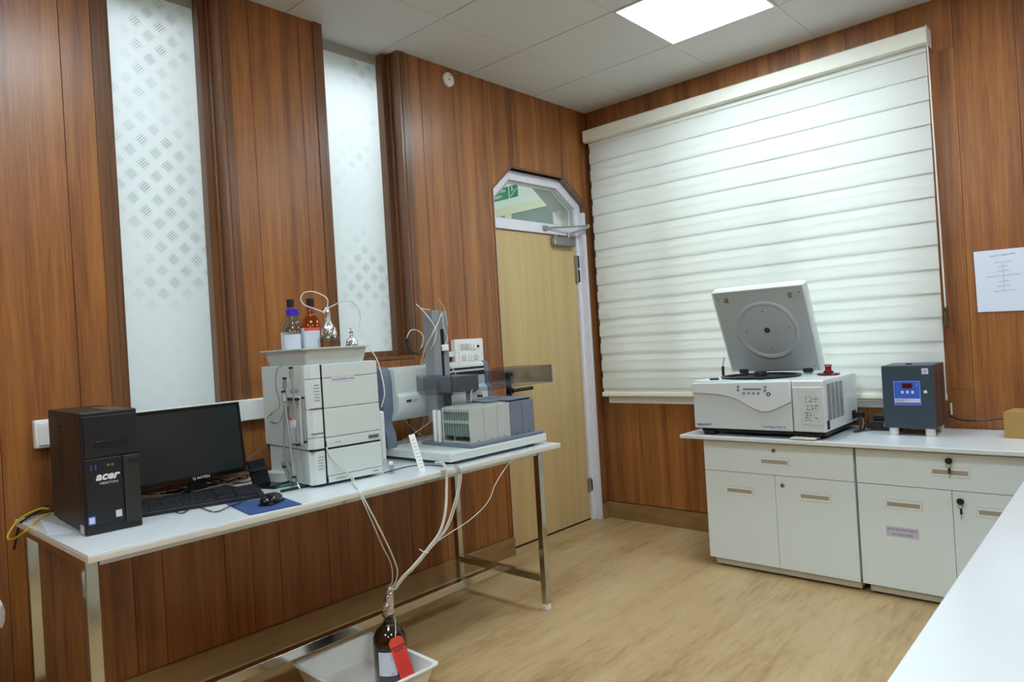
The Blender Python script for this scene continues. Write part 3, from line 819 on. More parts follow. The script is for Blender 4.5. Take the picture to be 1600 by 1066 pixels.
# ---- mouse mat and mouse
m = [P(353, 787, z=TZ + .004), P(390, 804, z=TZ + .004), P(472, 787, z=TZ + .004), P(437, 775, z=TZ + .004)]
tag(MB().prism([(p.x, p.y) for p in m], TZ + .0003, TZ + .004, 'z').build('mouse_mat', 'blue_pad', None, bevel=0.0015), 'blue cloth mouse mat near the front edge of the table', 'mouse mat')
mc = P(424, 780, z=TZ + .018)
t = thing('computer_mouse', 'black computer mouse resting on the blue mat', 'mouse', (mc.x, mc.y, TZ + .004), math.radians(-60))
MB().ball((0, 0, .012), .052, .031, .024, 24).build('shell', 'black_gloss', t, smooth=True, angle=80)
MB().box(-.045, .045, -.026, .026, 0, .010).build('mouse_base', 'black', t, bevel=0.006)
MB().cyl((.025, -.004, .034), .006, .008, 'y', 16).build('scroll_wheel', 'rubber', t)

# ---- black folding stand, small white device and pens between monitor and instrument
s0 = P(404, 766, z=TZ); 
t = thing('device_stand', 'glossy black folding stand behind the mouse', 'stand', (0.36, -2.80, TZ), math.radians(20))
bx('foot_plate', 'black_gloss', t, (-.055, .075, -.045, .045, 0, .008), bevel=0.003)
MB().prism([(-.028, .008), (-.016, .008), (-.045, .105), (-.057, .105)], -.045, .045, 'y').build('back_plate', 'black_gloss', t, bevel=0.003)
MB().box(-.050, .0, -.055, .02, .068, .076).build('support_bar', 'black', t, bevel=0.003)
MB().prism([(.015, .0), (.075, .0), (.082, .016), (.075, .018)], -.040, .040, 'y').build('front_lip', 'black', t, bevel=0.002)
t = thing('small_white_device', 'small pale plastic device box beside the black stand', 'device', (0.30, -2.705, TZ), math.radians(22))
bx('housing', 'greyplastic', t, (-.06, .06, -.04, .04, 0.002, .040), bevel=0.003)
bx('front_face', 'hplc_strip', t, (.06, .062, -.036, .036, .005, .037), bevel=0.001)
bx('button', 'green_pen', t, (.062, .064, -.025, -.01, .018, .022))
for k, (mm, lb, u, v_) in enumerate((('green_pen', 'teal pen lying by the instrument foot', 456, 757), ('black', 'black pen lying by the instrument foot', 462, 763))):
    p = P(u, v_, z=TZ + .006)
    t = thing('pen', lb, 'pen', (p.x, p.y, TZ), math.radians(75 + 12 * k))
    MB().cyl((-.06, 0, .006), .005, .095, 'x', 10).build('barrel', mm, t, smooth=True)
    MB().cyl((.035, 0, .006), .006, .03, 'x', 10).build('pen_cap', 'green_pen' if k == 0 else 'black_gloss', t, smooth=True)
# tangled cables under the monitor
random.seed(3)
cabs = []
for k in range(7):
    y = -3.20 + k * .065
    pts = [(0.10 + random.uniform(-.03, .03), y, TZ + .006)]
    for j in range(5):
        pts.append((0.14 + random.uniform(-.05, .09), y + .07 * j + random.uniform(-.03, .03), TZ + .006 + abs(random.gauss(0, .012))))
    tag(MB().tube(pts, random.choice((.0025, .0035)), seg=6, smooth=5).build('computer_cable', ('black', 'cable_grey', 'black')[k % 3], None, smooth=True), ('grey' if k % 3 == 1 else 'black') + ' computer cable in the tangle under the monitor, ' + ('leftmost and partly behind the tower', 'left of the stand', 'just left of the stand neck', 'behind the stand neck', 'just right of the stand neck', 'toward the right of the screen', 'rightmost, near the black stand')[k], 'cable', 'cables tangled under the monitor')
tag(MB().tube([P(388, 716, x=.12), P(408, 702, x=.08), P(420, 691, x=.05), (0.03, -2.55, .93)], .0028).build('wall_cable', 'cable_grey', None, smooth=True), 'pale cable slanting up from the monitor along the wood wall', 'cable')
tag(MB().tube([P(418, 690, x=.03), P(424, 715, x=.03), P(422, 740, x=.035), (0.04, P(423, 755, x=.04).y, TZ + .003)], .0025).build('wall_cable', 'black', None, smooth=True), 'black cable hanging on the wall behind the stacked instrument', 'cable')

# ================================================================= CHROMATOGRAPHY INSTRUMENT (two stacked modules)
HA = math.radians(-4.5)       # turned towards the room
t = thing('chromatography_system', 'tall beige two-module chromatography instrument on the table beside the monitor', 'instrument', (0.594, -2.736, TZ), HA)
inst = t
# local frame: +x front (towards room), y along the front 0..W, depth goes -x ; local origin = front left bottom corner
Wi, Di = 0.305, 0.405
def hb(name, mat, x0, x1, y0, y1, z0, z1, b=.003, par=None): return bx(name, mat, par or inst, (x0, x1, y0, y1, z0, z1), bevel=b)
low_h, top_h = .140, .468
hb('lower_module', 'hplc', -Di + .03, -.02, .004, Wi - .004, .008, low_h)
hb('upper_module', 'hplc', -Di, -.02, 0, Wi, low_h + .004, top_h)
strip = .062
# chamfered left strips
for (z0, z1) in ((.012, low_h - .002), (low_h + .006, .188), (.190, .296), (.298, .412), (.414, top_h - .001)):
    MB().prism([(-.05, .0), (-.022, -.0015), (-.002, .016), (.0, .055), (-.02, .055)], z0, z1, 'z').build('left_strip_panel', 'hplc_strip', t, bevel=0.002)
for (z0, z1) in ((.012, .036), (.038, low_h - .002), (low_h + .006, .184), (.186, .296), (.298, .412), (.414, top_h - .001)):
    hb('front_panel', 'hplc', -.02, .002, strip, Wi, z0, z1, .0025)
hb('seam', 'rubber', -.02, -.002, .055, strip, .012, top_h - .002, 0)
hb('module_gap', 'rubber', -.021, -.001, .0, Wi - .002, low_h - .001, low_h + .006, 0)
hb('module_gap', 'rubber', -.021, .0, strip, Wi - .002, .184, .187, 0)
hb('latch', 'black_gloss', -.004, .003, .056, .063, .150, .172, .001); hb('latch', 'black_gloss', -.004, .003, .056, .063, .014, .036, .001)
for z_ in (.205, .300): hb('hinge_bar', 'black', -.003, .0015, .004, .056, z_, z_ + .0022, 0)
lab = hb('name_label', 'label_lav', .002, .003, strip + .035, strip + .140, .395, .415, 0)
text('PROTEIN PURIFICATION', .0085, (.0033, strip + .087, .4015), '+x', 'ink', t, align='CENTER')
hb('label', 'hplc_strip', .002, .0028, strip + .03, strip + .08, .158, .170, 0)
text('UV-VIS', .009, (.0032, strip + .036, .1605), '+x', 'ink', t)
hb('maker_badge', 'satin', .002, .0035, Wi - .058, Wi - .010, .156, .172, .001)
text('BIOTECH', .009, (.004, Wi - .034, .1605), '+x', 'ink', t, align='CENTER')
text('SYSTEM', .007, (.0028, Wi - .045, .022), '+x', 'ink', t)
text('PUMP MODULE', .007, (.0028, strip + .03, .022), '+x', 'ink_grey', t)
for (z0, z1, ln) in ((.33, .40, 6), (.07, .125, 5)):
    for k in range(ln): hb('printed_line', 'ink_grey', -.0005, .0006, .026, .048, z0 + (z1 - z0) * k / ln, z0 + (z1 - z0) * k / ln + .0022, 0)
for yy in (.03, Wi - .03):
    for xx in (-.06, -Di + .07): MB().cyl((xx, yy, 0), .012, .009).build('foot', 'rubber', t)
# fittings, clips and columns on the left flank (y < 0 side)
MB().box(-.16, -.055, -.012, -.002, .165, .350).build('column_backplate', 'hplc_strip', t, bevel=0.003)
for z_ in (.290, .262): MB().box(-.168, -.140, -.020, -.0, z_, z_ + .020).build('column_clip', 'satin', t, bevel=0.002)
MB().box(-.135, -.045, -.034, -.012, .336, .345).build('clamp_bar', 'black', t, bevel=0.002)
def column(y_off, top, bot, r, name='column'):
    o = MB().tube([top, bot], r, seg=12, smooth=0).build(name, 'fitting', t, smooth=True)
    for p, q in ((top, bot), (bot, top)):
        d = (Vector(p) - Vector(q)).normalized(); a = Vector(p)
        MB().tube([a - d * .012, a + d * .012], r * 2.1, seg=6, smooth=0).tube([a + d * .012, a + d * .022], r * 1.5, seg=10, smooth=0).build('fitting_nut', 'fitting', o)
        MB().tube([a + d * .022, a + d * .030], r * 1.8, seg=12, smooth=0).build('fitting_cap', 'black', o)
    return o
column(0, (-.055, -.035, .435), (-.045, -.030, .195), .0045)
column(0, (-.130, -.030, .395), (-.150, -.040, .105), .0045)
column(0, (-.105, -.045, .345), (-.055, -.050, .075), .0050)
column(0, (-.020, -.012, .320), (-.020, -.012, .205), .0035)
MB().box(-.095, -.045, -.038, -.034, .205 + .03, .232 + .03).build('paper_tag', 'paper', t); MB().box(-.090, -.066, -.039, -.037, .262, .272).build('red_tag', 'red_paper', t)
MB().cyl((-.075, -.03, .372), .008, .045, 'x', 10).build('cross_fitting', 'clear', t, smooth=True)
MB().tube([(-.165, -.018, .300), (-.22, -.010, .262), (-.26, -.006, .240), (-.34, -.006, .240)], .0012, seg=5).tube([(-.18, -.01, .47), (-.24, -.008, .45), (-.26, -.006, .38), (-.23, -.008, .33), (-.24, -.01, .30), (-.31, -.012, .275), (-.35, -.012, .255)], .0012, seg=5).build('fine_tubing', 'ink', t)
MB().tube([(-.29, -.012, .282), (-.325, -.012, .268)], .004, seg=8, smooth=0).build('tubing_connector', 'yellow', t)
# glass bar leaning in front of the flank
MB().tube([(-.150, -.045, .095), (-.060, -.050, .002)], .008, seg=10, smooth=0).tube([(-.120, -.035, .10), (-.030, -.04, .004)], .005, seg=10, smooth=0).build('glass_tube', 'clear', t, smooth=True)
bc = Vector((.700, -2.585, 0))
for i in range(200):   # slide along the tray until its axis is under the foil neck
    p = Vector((.70, -2.75 + .002 * i, .27)); pu = 800 + FPX * (p - CAM).dot(_r) / (p - CAM).dot(_f)
    if pu >= 606: bc = Vector((.70, p.y, 0)); break
FT = Vector((bc.x, bc.y + .017, .372))
# long waste tubes leaving through the front seam and over the table edge
def ip(x, y, z): return inst_m @ Vector((x, y, z))
inst_m = Matrix.Translation(inst.location) @ Matrix.Rotation(HA, 4, 'Z')
tag(MB().tube([ip(.004, .059, .150), ip(.012, .075, .11), ip(.03, .12, .05), ip(.03, .15, .02), P(555, 760, z=TZ + .006), P(566, 775, x=.80), P(594, 828, x=.82), P(613, 868, x=.80), P(621, 893, x=.76), P(617, 912, x=.73), FT + Vector((.004, -.004, .0)), FT + Vector((.002, -.004, -.03))], .0032, smooth=7).build('waste_tube', 'clear_tube', None, smooth=True), 'thicker right-hand clear waste tube hanging from the beige instrument to the brown bottle', 'tube', 'waste tubes from the beige instrument')
tag(MB().tube([ip(.004, .061, .140), ip(.014, .085, .10), ip(.035, .13, .04), P(553, 759, z=TZ + .005), P(563, 775, x=.80), P(578, 808, x=.81), P(596, 850, x=.80), P(611, 882, x=.76), P(613, 908, x=.73), FT + Vector((-.004, -.006, .0)), FT + Vector((-.002, -.005, -.03))], .0022, smooth=7).build('waste_tube', 'clear_tube', None, smooth=True), 'thinner left-hand clear waste tube hanging from the beige instrument to the brown bottle', 'tube', 'waste tubes from the beige instrument')

# ---- plastic tray on top with bottles
TT = TZ + top_h
t = thing('plastic_tray', 'pale grey rectangular plastic tray on top of the beige instrument', 'tray', ip(-.200, .143, top_h + .001), HA)
def tray_mesh(hx_, hy, h, rim, wall=.004, taper=.012):
    m_ = MB(); bm = m_.bm
    def ring(ax_, ay, z, r):
        out = []
        for sx, sy, a0 in ((1, 1, 0), (-1, 1, 90), (-1, -1, 180), (1, -1, 270)):
            for k in range(7):
                a = math.radians(a0 + 15 * k)
                out.append(bm.verts.new((sx * (ax_ - r) + r * math.cos(a), sy * (ay - r) + r * math.sin(a), z)))
        return out
    R_ = [ring(hx_ - taper, hy - taper, 0, .02), ring(hx_, hy, h - .002, .022), ring(hx_ + rim, hy + rim, h - .002, .026), ring(hx_ + rim, hy + rim, h + .003, .026), ring(hx_ - wall, hy - wall, h + .002, .02), ring(hx_ - taper - wall, hy - taper - wall, wall, .018)]
    n = len(R_[0])
    bm.faces.new(R_[0][::-1]); bm.faces.new(R_[-1])
    for A, B in zip(R_, R_[1:]):
        for i in range(n): bm.faces.new((A[i], A[(i + 1) % n], B[(i + 1) % n], B[i]))
    return m_
tray_mesh(.183, .140, .060, .016).build('tray_body', 'tray', t)
tz = top_h + .006
def bottle_prof(r, h, neck, nh):
    return [(0, 0), (r * .92, 0), (r, .006), (r, h * .62), (r * .93, h * .72), (r * .70, h * .82), (neck, h * .90), (neck, h + nh)]
def label_band(par, r, z0, z1, a0, a1, mat, name='label'):
    m_ = MB(); n = 14; vs = []
    for k in range(n + 1):
        a = a0 + (a1 - a0) * k / n
        vs.append([m_.bm.verts.new((rr * math.cos(a), rr * math.sin(a), z)) for rr, z in ((r, z0), (r, z1))])
    for A, B in zip(vs, vs[1:]): m_.bm.faces.new((A[0], B[0], B[1], A[1]))
    return m_.build(name, mat, par, smooth=True)
def bottle(name, lab, u, depthx, r, h, neck, nh, body, cap, caph, capr, liquid=None, band=None, par_cat='bottle'):
    """stands in the tray at the spot where its axis is seen at photo column u, at local depth depthx"""
    base = None
    for i in range(400):
        yl = -.10 + i * .0007
        p = ip(depthx, yl + .12, tz)
        pu = 800 + FPX * (p - CAM).dot(_r) / (p - CAM).dot(_f)
        if pu >= u - 0.0: base = p; break
    if base is None: base = p
    b_ = thing(name, lab, par_cat, base)
    MB().lathe(bottle_prof(r, h, neck, nh)).build('glass_body', body, b_, smooth=True, angle=60)
    if liquid: MB().lathe([(0, .003), (r * .93, .003), (r * .95, .01), (r * .95, h * liquid[1]), (0, h * liquid[1])]).build('liquid', liquid[0], b_, smooth=True)
    if cap: MB().lathe([(0, 0), (capr, 0), (capr, caph - .002), (capr - .003, caph), (0, caph)], (0, 0, h + nh - .006), 'z', 24).build('cap', cap, b_, smooth=True)
    if band:
        label_band(b_, r + .0006, *band)
    return b_
MAT['pink_liquid'] = glass_mat('pale_pink_liquid', (238, 214, 206), ior=1.2)
A0, A1 = math.radians(-100), math.radians(10)
b_ = bottle('reagent_bottle', 'clear glass bottle with bright blue screw cap and white label in the tray', 461, -.235, .042, .190, .017, .012, 'clear', 'blue_cap', .026, .0245, ('pink_liquid', .30), (.058, .118, A0, A1, 'paper'))
b_ = bottle('reagent_bottle', 'large clear bottle with black cap standing behind the blue-capped bottle', 459, -.318, .047, .225, .016, .018, 'clear', 'black', .032, .015, ('pink_liquid', .35), (.06, .13, A0, A1, 'paper'))
b_ = bottle('reagent_bottle', 'amber glass bottle with black cap and orange-red striped white label', 490, -.22, .046, .218, .015, .018, 'amber', 'black', .034, .0155, ('amber', .55), (.060, .142, A0, A1, 'paper'))
label_band(b_, .0472, .130, .142, math.radians(-70), A1, 'orange_label', 'label_stripe')
def foil_cap(par, z, r, h, seed, spikes=True):
    random.seed(seed)
    m_ = MB()
    prof = [(r, 0), (r * 1.12, h * .1), (r * 1.0, h * .3), (r * .75, h * .42), (r * .42, h * .52), (r * .30, h * .68), (r * .42, h * .85), (r * .15, h)]
    m_.lathe(prof, (0, 0, z), 'z', 22)
    for v_ in m_.bm.verts:
        v_.co += Vector((random.uniform(-1, 1), random.uniform(-1, 1), random.uniform(-1, 1))) * r * .11
    return m_.build('foil_wrap', 'foil', par)
b_ = bottle('erlenmeyer_flask', 'clear glass bottle with crumpled foil over its neck and thin tubes', 516, -.11, .044, .132, .021, .006, 'clear', None, 0, 0, ('pink_liquid', .35), None)
foil_cap(b_, .096, .028, .125, 5)
MB().cyl((.0430, -.012, .045), .007, .0015, 'x', 14).build('printed_ring', 'ink_white', b_)
flask_top = b_.location + Vector((0, 0, .215))
b2 = bottle('small_bottle', 'small clear bottle with folded foil cap at the right end of the tray', 551, -.07, .028, .082, .015, .004, 'clear', None, 0, 0, ('pink_liquid', .4), None)
foil_cap(b2, .058, .021, .072, 9)
b3 = thing('bottle_stopper', 'tiny white stopper on the rim at the right end of the tray', 'stopper', ip(-.02, .270, top_h + .064))
MB().cyl((0, 0, 0), .006, .008).build('stopper_body', 'white_plastic', b3)
d = (flask_top - CAM).dot(_f)
def PD(u, v, dist): return CAM + (_r * ((u - 800) / FPX) - _u * ((v - 533) / FPX) + _f) * dist
tag(MB().tube([flask_top, PD(512, 469, d), PD(505, 462, d), PD(490, 456, d), PD(476, 457, d), PD(470, 466, d), PD(475, 476, d), PD(490, 482, d), PD(505, 488, d), PD(512, 494, d)], .0022, seg=6).build('feed_tube', 'white_tube', None, smooth=True), 'white feed tube curling in a loop out of the foil-covered flask', 'tube')
tag(MB().tube([flask_top, PD(524, 476, d), PD(534, 471, d), PD(548, 471, d + .05), PD(558, 480, d + .08), PD(563, 495, d + .1), PD(562, 515, d + .1), PD(575, 540, d + .08), PD(589, 562, d + .03), PD(597, 590, d + .03), PD(601, 615, d + .02), PD(596, 636, d + .02)], .0022, seg=6).build('feed_tube', 'white_tube', None, smooth=True), 'white feed tube arching from the flask down beside the beige instrument', 'tube')

# ---- slim white box, vial, strip between instrument and collector
p = P(598, 724, z=TZ)
t = thing('white_power_unit', 'slim upright white plastic box between the beige instrument and the collector', 'box', (P(595, 724, z=TZ).x, P(595, 724, z=TZ).y, TZ), 0)
MB().box(-.03, .03, -.012, .015, .0, .235).build('housing', 'white_plastic', t, bevel=0.009, seg=3)
bx('base_slot', 'greyplastic', t, (.0295, .031, -.004, .006, .012, .022), bevel=0)
MB().cyl((0, .0, .235), .008, .012).build('tube_port', 'cap_white', t)
p = P(612, 740, z=TZ)
t = thing('sample_vial', 'small clear vial with white cap standing on the table in front of the collector', 'vial', (p.x, p.y, TZ))
MB().lathe([(0, 0), (.009, 0), (.0095, .004), (.0095, .030), (.006, .036), (.006, .04)]).build('glass_body', 'clear', t, smooth=True)
MB().cyl((0, 0, .037), .0085, .013).build('cap', 'white_plastic', t, smooth=True)
p = P(661, 738, z=TZ); 
t = thing('leaning_label_strip', 'white acrylic strip leaning against the front of the collector base', 'strip', (p.x, p.y, TZ))
top = P(643, 679, x=p.x - .06) - Vector((p.x, p.y, TZ))
dv = top.normalized(); sd = Vector((.25, 1, 0)).normalized(); sd = (sd - dv * sd.dot(dv)).normalized(); nn = dv.cross(sd)
m_ = MB()
cs = []
for a in (-.5, .5):
    for b in (0, 1):
        for c_ in (0, .12): cs.append(sd * a * .028 + dv * (b * top.length) + nn * c_ * .028)
vs = [m_.bm.verts.new(c_) for c_ in cs]
for f_ in ((0, 1, 3, 2), (4, 6, 7, 5), (0, 2, 6, 4), (1, 5, 7, 3), (0, 4, 5, 1), (2, 3, 7, 6)): m_.bm.faces.new([vs[i] for i in f_])
m_.build('strip_body', 'white_plastic', t, bevel=0.001)
m_ = MB()
for k in range(9):
    o_ = dv * (top.length * (.12 + .09 * k)) 
    for sg_ in (1, -1):
        pass
    qs = [sd * -.009, sd * .009, sd * .009 + dv * .004, sd * -.009 + dv * .004]
    off = nn * (.0037 if (nn.x > 0) else -.0005)
    m_.bm.faces.new([m_.bm.verts.new(o_ + q + off) for q in qs])
m_.build('scale_mark', 'greyplastic', t)

# ================================================================= FRACTION COLLECTOR
t = thing('fraction_collector', 'grey and white fraction collector with gantry arm and acrylic guard on the table', 'instrument', (0.45, -1.82, TZ))
fc = t; ox, oy = 0.45, -1.82
def fb(name, mat, x0, x1, y0, y1, z0, z1, b=.003, seg=2): return bx(name, mat, fc, (x0 - ox, x1 - ox, y0 - oy, y1 - oy, z0 - TZ, z1 - TZ), bevel=b, seg=seg)
fb('base_plate', 'hplc_strip', .17, .745, -2.175, -1.535, .815, .852, .005, 3)
for xx in (.22, .68):
    for yy in (-2.12, -1.60): fb('foot', 'rubber', xx - .02, xx + .02, yy - .02, yy + .02, .80, .815, .002)
# left leg with a stepped curve
leg = [(-.30, 0), (-.14, 0), (-.145, .06), (-.165, .10), (-.17, .14), (-.155, .17), (-.155, .30), (-.165, .355), (-.185, .375), (-.29, .375), (-.30, .36)]
MB().prism([(a + .035, b + .052) for a, b in leg], -2.19 - oy, -2.135 - oy, 'y').build('gantry_leg', 'bluegrey', t, bevel=0.005)
# beam housing with rounded lower edge
prof = [(.20, 1.219), (.335, 1.219), (.352, 1.209), (.355, 1.19), (.355, 1.10), (.372, 1.085), (.372, 1.03), (.362, 1.0), (.335, .975), (.29, .968), (.20, .972)]
MB().prism([(a - ox, b - TZ) for a, b in prof], -2.135 - oy, -1.545 - oy, 'y').build('beam_housing', 'hplc_strip', t, bevel=0.004)
MB().prism([(a - ox + .004, b - TZ) for a, b in prof], -1.545 - oy, -1.515 - oy, 'y').build('beam_end_cap', 'bluegrey', t, bevel=0.004)
fb('beam_slot', 'rubber', .352, .3575, -1.88, -1.55, 1.150, 1.172, 0)
fb('beam_groove', 'black', .354, .357, -1.88, -1.55, 1.182, 1.193, 0)
fb('beam_badge', 'ink', .371, .3735, -2.09, -2.06, 1.055, 1.068, .001)
text('frac-collect', .016, (.3738 - ox, -1.66 - oy, 1.05 - TZ), '+x', 'ink_blue', t, align='LEFT')
fb('badge_text_line', 'ink_grey', .371, .3732, -2.05, -2.025, 1.062, 1.065, 0); fb('badge_text_line', 'ink_grey', .371, .3732, -2.05, -2.03, 1.055, 1.058, 0)
# carriage column (tower) with slot and needle
CYc = -1.985
fb('carriage_column', 'tower', .405, .455, CYc, CYc + .105, .955, 1.475, .003)
fb('carriage_rib', 'tower', .402, .470, CYc - .003, CYc + .042, .952, 1.478, .003)
fb('column_slot', 'rubber', .4555, .4575, CYc + .055, CYc + .068, 1.13, 1.30, 0)
fb('column_slider', 'white_plastic', .456, .472, CYc + .050, CYc + .090, 1.285, 1.315, .003)
MB().tube([(.462 - ox, CYc + .045 - oy, 1.30 - TZ), (.462 - ox, CYc + .045 - oy, 1.51 - TZ)], .0045, smooth=0).build('needle_rod', 'satin', t, smooth=True)
MB().tube([(.462 - ox, CYc + .064 - oy, 1.30 - TZ), (.462 - ox, CYc + .064 - oy, 1.39 - TZ)], .006, smooth=0).build('drive_rod', 'black', t, smooth=True)
# horizontal arm, inside the guard, and dispenser head
fb('arm', 'tower', .36, .595, CYc + .012, CYc + .155, 1.092, 1.166, .004)
fb('dispenser_head', 'greyplastic', .545, .585, CYc + .11, CYc + .15, 1.046, 1.09, .004)
MB().tube([(.59 - ox, CYc + .10 - oy, 1.04 - TZ), (.60 - ox, CYc + .095 - oy, 1.085 - TZ), (.59 - ox, CYc + .12 - oy, 1.10 - TZ)], .003).build('drop_tube', 'white_tube', t, smooth=True)
fb('drop_sensor', 'black', .545, .592, CYc + .155, CYc + .18, 1.056, 1.066, .002)
# smoked acrylic guard: four upright panes
gz0, gz1 = 1.083, 1.176
fb('guard_pane', 'smoke', .598, .602, -2.012, -1.290, gz0, gz1, 0)
fb('guard_pane', 'smoke', .30, .598, -2.012, -2.008, gz0, gz1, 0)
fb('guard_pane', 'smoke', .385, .598, -1.294, -1.290, gz0, gz1, 0)
fb('guard_pane', 'smoke', .378, .382, -1.515, -1.290, gz0, gz1, 0)
for (a, b, c_, d_) in ((.598, .6035, -1.2955, -1.288), (.5965, .6035, -2.0135, -2.006)): fb('guard_edge', 'bluegrey' if c_ > -1.5 else 'clear', a, b, c_, d_, gz0, gz1, 0)
text('PLEASE CLOSE', .008, (.6025 - ox, -1.70 - oy, gz1 - .02 - TZ), '+x', 'ink_grey', t) if False else None
# plinth for the racks
fb('rack_plinth', 'bluegrey', .395, .738, -2.035, -1.548, .852, .868, .003)
# two white posts
for (px_, py_) in ((.475, -2.012), (.505, -2.012)):
    MB().lathe([(0, 0), (.0095, 0), (.0105, .004), (.0105, .140), (.0085, .146), (0, .146)], (px_ - ox, py_ - oy, .868 - TZ), 'z', 18).build('locating_post', 'white_plastic', t, smooth=True)

# tube racks: three pale grey ones, then two blue-grey ones
RY0, RYE, NR = -2.018, -1.585, 5
rw = (RYE - RY0) / NR
RX0_, RX1_ = .530, .715
rh = .158
def rack(lab, body, tubes_mat, first=False):
    r_ = thing('tube_rack', lab, 'tube rack', group='tube racks on the collector')
    dx = RX1_ - RX0_
    # end walls, top and middle perforated shelves, base
    bx('front_wall', body, r_, (dx - .010, dx, .0008, rw - .0008, 0, rh), bevel=0.002)
    bx('rear_wall', body, r_, (0, .008, .0008, rw - .0008, 0, rh), bevel=0.002)
    bx('top_shelf', body, r_, (.008, dx - .010, .0008, rw - .0008, rh - .018, rh - .003), bevel=0.001)
    bx('middle_shelf', body, r_, (.008, dx - .010, .0008, rw - .0008, .088, .100), bevel=0.001)
    bx('base', body, r_, (.008, dx - .010, .0008, rw - .0008, 0, .008), bevel=0.001)
    if first:
        bx('side_window', 'rack_clear', r_, (.010, dx - .012, .002, .004, .008, rh - .018))
        hm = MB()
        for z_ in (rh - .011, .094):
            for k in range(10): hm.cyl((.018 + k * .0165, -.0004, z_), .0028, .0015, 'y', 8)
        hm.build('side_holes', 'ink', r_, kind='stuff')
        bx('divider', body, r_, (.070, .073, .004, .012, .008, rh - .018))
    tm = MB()
    for i in range(10):
        for j in range(5):
            tm.lathe([(.0058, .03), (.0062, rh + .004), (.0048, rh + .004), (.0046, .05)], (.017 + i * .0165, .011 + j * .0158, 0), 'z', 8)
    tm.build('test_tubes', tubes_mat, r_, kind='stuff', smooth=True)
    bx('embossed_print', body, r_, (dx, dx + .0008, .018, rw - .022, rh - .034, rh - .030))
    MB().cyl((dx, rw * .5, .008), .003, .001, 'x', 8).build('rivet', 'ink', r_)
    return r_
names = [('pale grey tube rack at the near end, showing its windowed side', 'greyplastic', 'greyplastic', True), ('second pale grey tube rack from the near end of the collector', 'greyplastic', 'greyplastic', False), ('third pale grey tube rack, touching the blue-grey ones', 'greyplastic', 'greyplastic', False), ('blue-grey tube rack next to the pale grey ones', 'bluegrey', 'ink', False), ('blue-grey tube rack at the far end nearest the door', 'bluegrey', 'ink', False)]
for k, (lb, bm_, tm_, first) in enumerate(names):
    r_ = rack(lb, bm_, tm_, first)
    r_.location = (RX0_, RY0 + rw * k, .8685)
    if k in (2, 3, 4):
        MB().box(-.09 if k > 2 else -.02, .175 - (.05 if k == 2 else .0), .004, rw - .003, rh + .006, rh + .012).build('rack_insert', 'bluegrey', r_, bevel=0.002)

# coil of tubing and drape lines on the collector column
def ringpts(c, r, n=20, turns=1, tilt=0, jit=0.0, ph=0):
    out = []
    for i in range(int(n * turns) + 1):
        a = ph + 2 * PI * i / n
        out.append(Vector(c) + Vector((jit * math.sin(3 * a), r * math.cos(a) * .96, r * math.sin(a))))
    return out
cc = P(648, 533, x=.22)
tag(MB().tube(ringpts(cc, .058, turns=2.4, jit=.006), .0024, seg=6, smooth=2).build('tubing_coil', 'white_tube', None, smooth=True), 'round coil of white tubing hanging left of the collector column', 'tube')
tag(MB().tube(ringpts(cc + Vector((.004, 0, -.001)), .059, n=24, turns=.42, ph=math.radians(172)), .0058, seg=8, smooth=2).tube([cc + Vector((.004, -.056, .006)), cc + Vector((.004, -.062, .014))], .008, seg=8, smooth=0).build('black_sleeve', 'black', None, smooth=True), 'black sleeve around the lower part of the white tubing coil', 'sleeve')
for k, (pts, r_) in enumerate((
    ([P(650, 475, x=.44), P(662, 487, x=.46), P(676, 505, x=.48), P(682, 520, x=.48), P(676, 540, x=.47), P(668, 552, x=.4), P(660, 570, x=.33), (.30, P(658, 574, x=.3).y, 1.237)], .0026),
    ([P(690, 489, x=.46), P(684, 505, x=.48), P(674, 525, x=.48), P(664, 545, x=.42), P(657, 572, x=.33)], .0024),
    ([P(650, 475, x=.44), P(658, 482, x=.45), P(672, 484, x=.46)], .0018),
    ([P(665, 518, x=.30), P(668, 535, x=.30), P(666, 560, x=.30), P(664, 571, x=.30)], .0022),
    ([P(685, 467, x=.46), P(692, 478, x=.46), P(697, 492, x=.46), P(700, 510, x=.46)], .0011),
    ([P(691, 489, x=.46), P(694, 515, x=.47), P(699, 528, x=.47), P(695, 540, x=.47), P(688, 541, x=.47)], .0016),
    ([P(696, 573, x=.37), P(704, 574, x=.40), P(711, 582, x=.48), P(712, 587, x=.56)], .0022))):
    tag(MB().tube(pts, r_, seg=6).build('sample_line', 'white_tube' if k != 6 else 'clear_tube', None, smooth=True), ('white line crossing the column from the upper left to the beam', 'white line falling from the column top right toward the coil', 'short white stub joining the rod at the column top', 'white line hanging straight down from the coil to the beam', 'hair-thin line springing up to the right of the needle rod', 'thin white line bowing out on the column right side', 'short clear line curving from the beam to the arm')[k], 'tube', 'sample lines on the collector column')
# lines below the beam
for k, pts in enumerate((
    [P(685, 650, x=.42), P(665, 665, x=.36), P(640, 682, x=.30), P(626, 690, x=.26)],
    [P(663, 640, x=.2), P(662, 660, x=.2), P(654, 683, x=.2)],
    [P(625, 648, x=.2), P(640, 665, x=.2), P(655, 678, x=.2), P(668, 684, x=.25)])):
    tag(MB().tube(pts, .0018, seg=6).build('rear_line', 'clear_tube', None, smooth=True), ('long line sloping left under the collector beam', 'line hanging down steeply under the collector beam', 'line curving right under the collector beam')[k], 'tube', 'lines under the collector beam')
for k, pts in enumerate(([P(637, 638, x=.03), P(640, 665, x=.03), P(650, 685, x=.04)], [P(665, 640, x=.03), P(672, 652, x=.03), P(679, 664, x=.03)])):
    tag(MB().tube(pts, .003, seg=6).build('wall_cable', 'black', None, smooth=True), ('left', 'right')[k] + ' one of two black cables on the wood wall under the collector beam', 'cable', 'black cables under the collector beam')
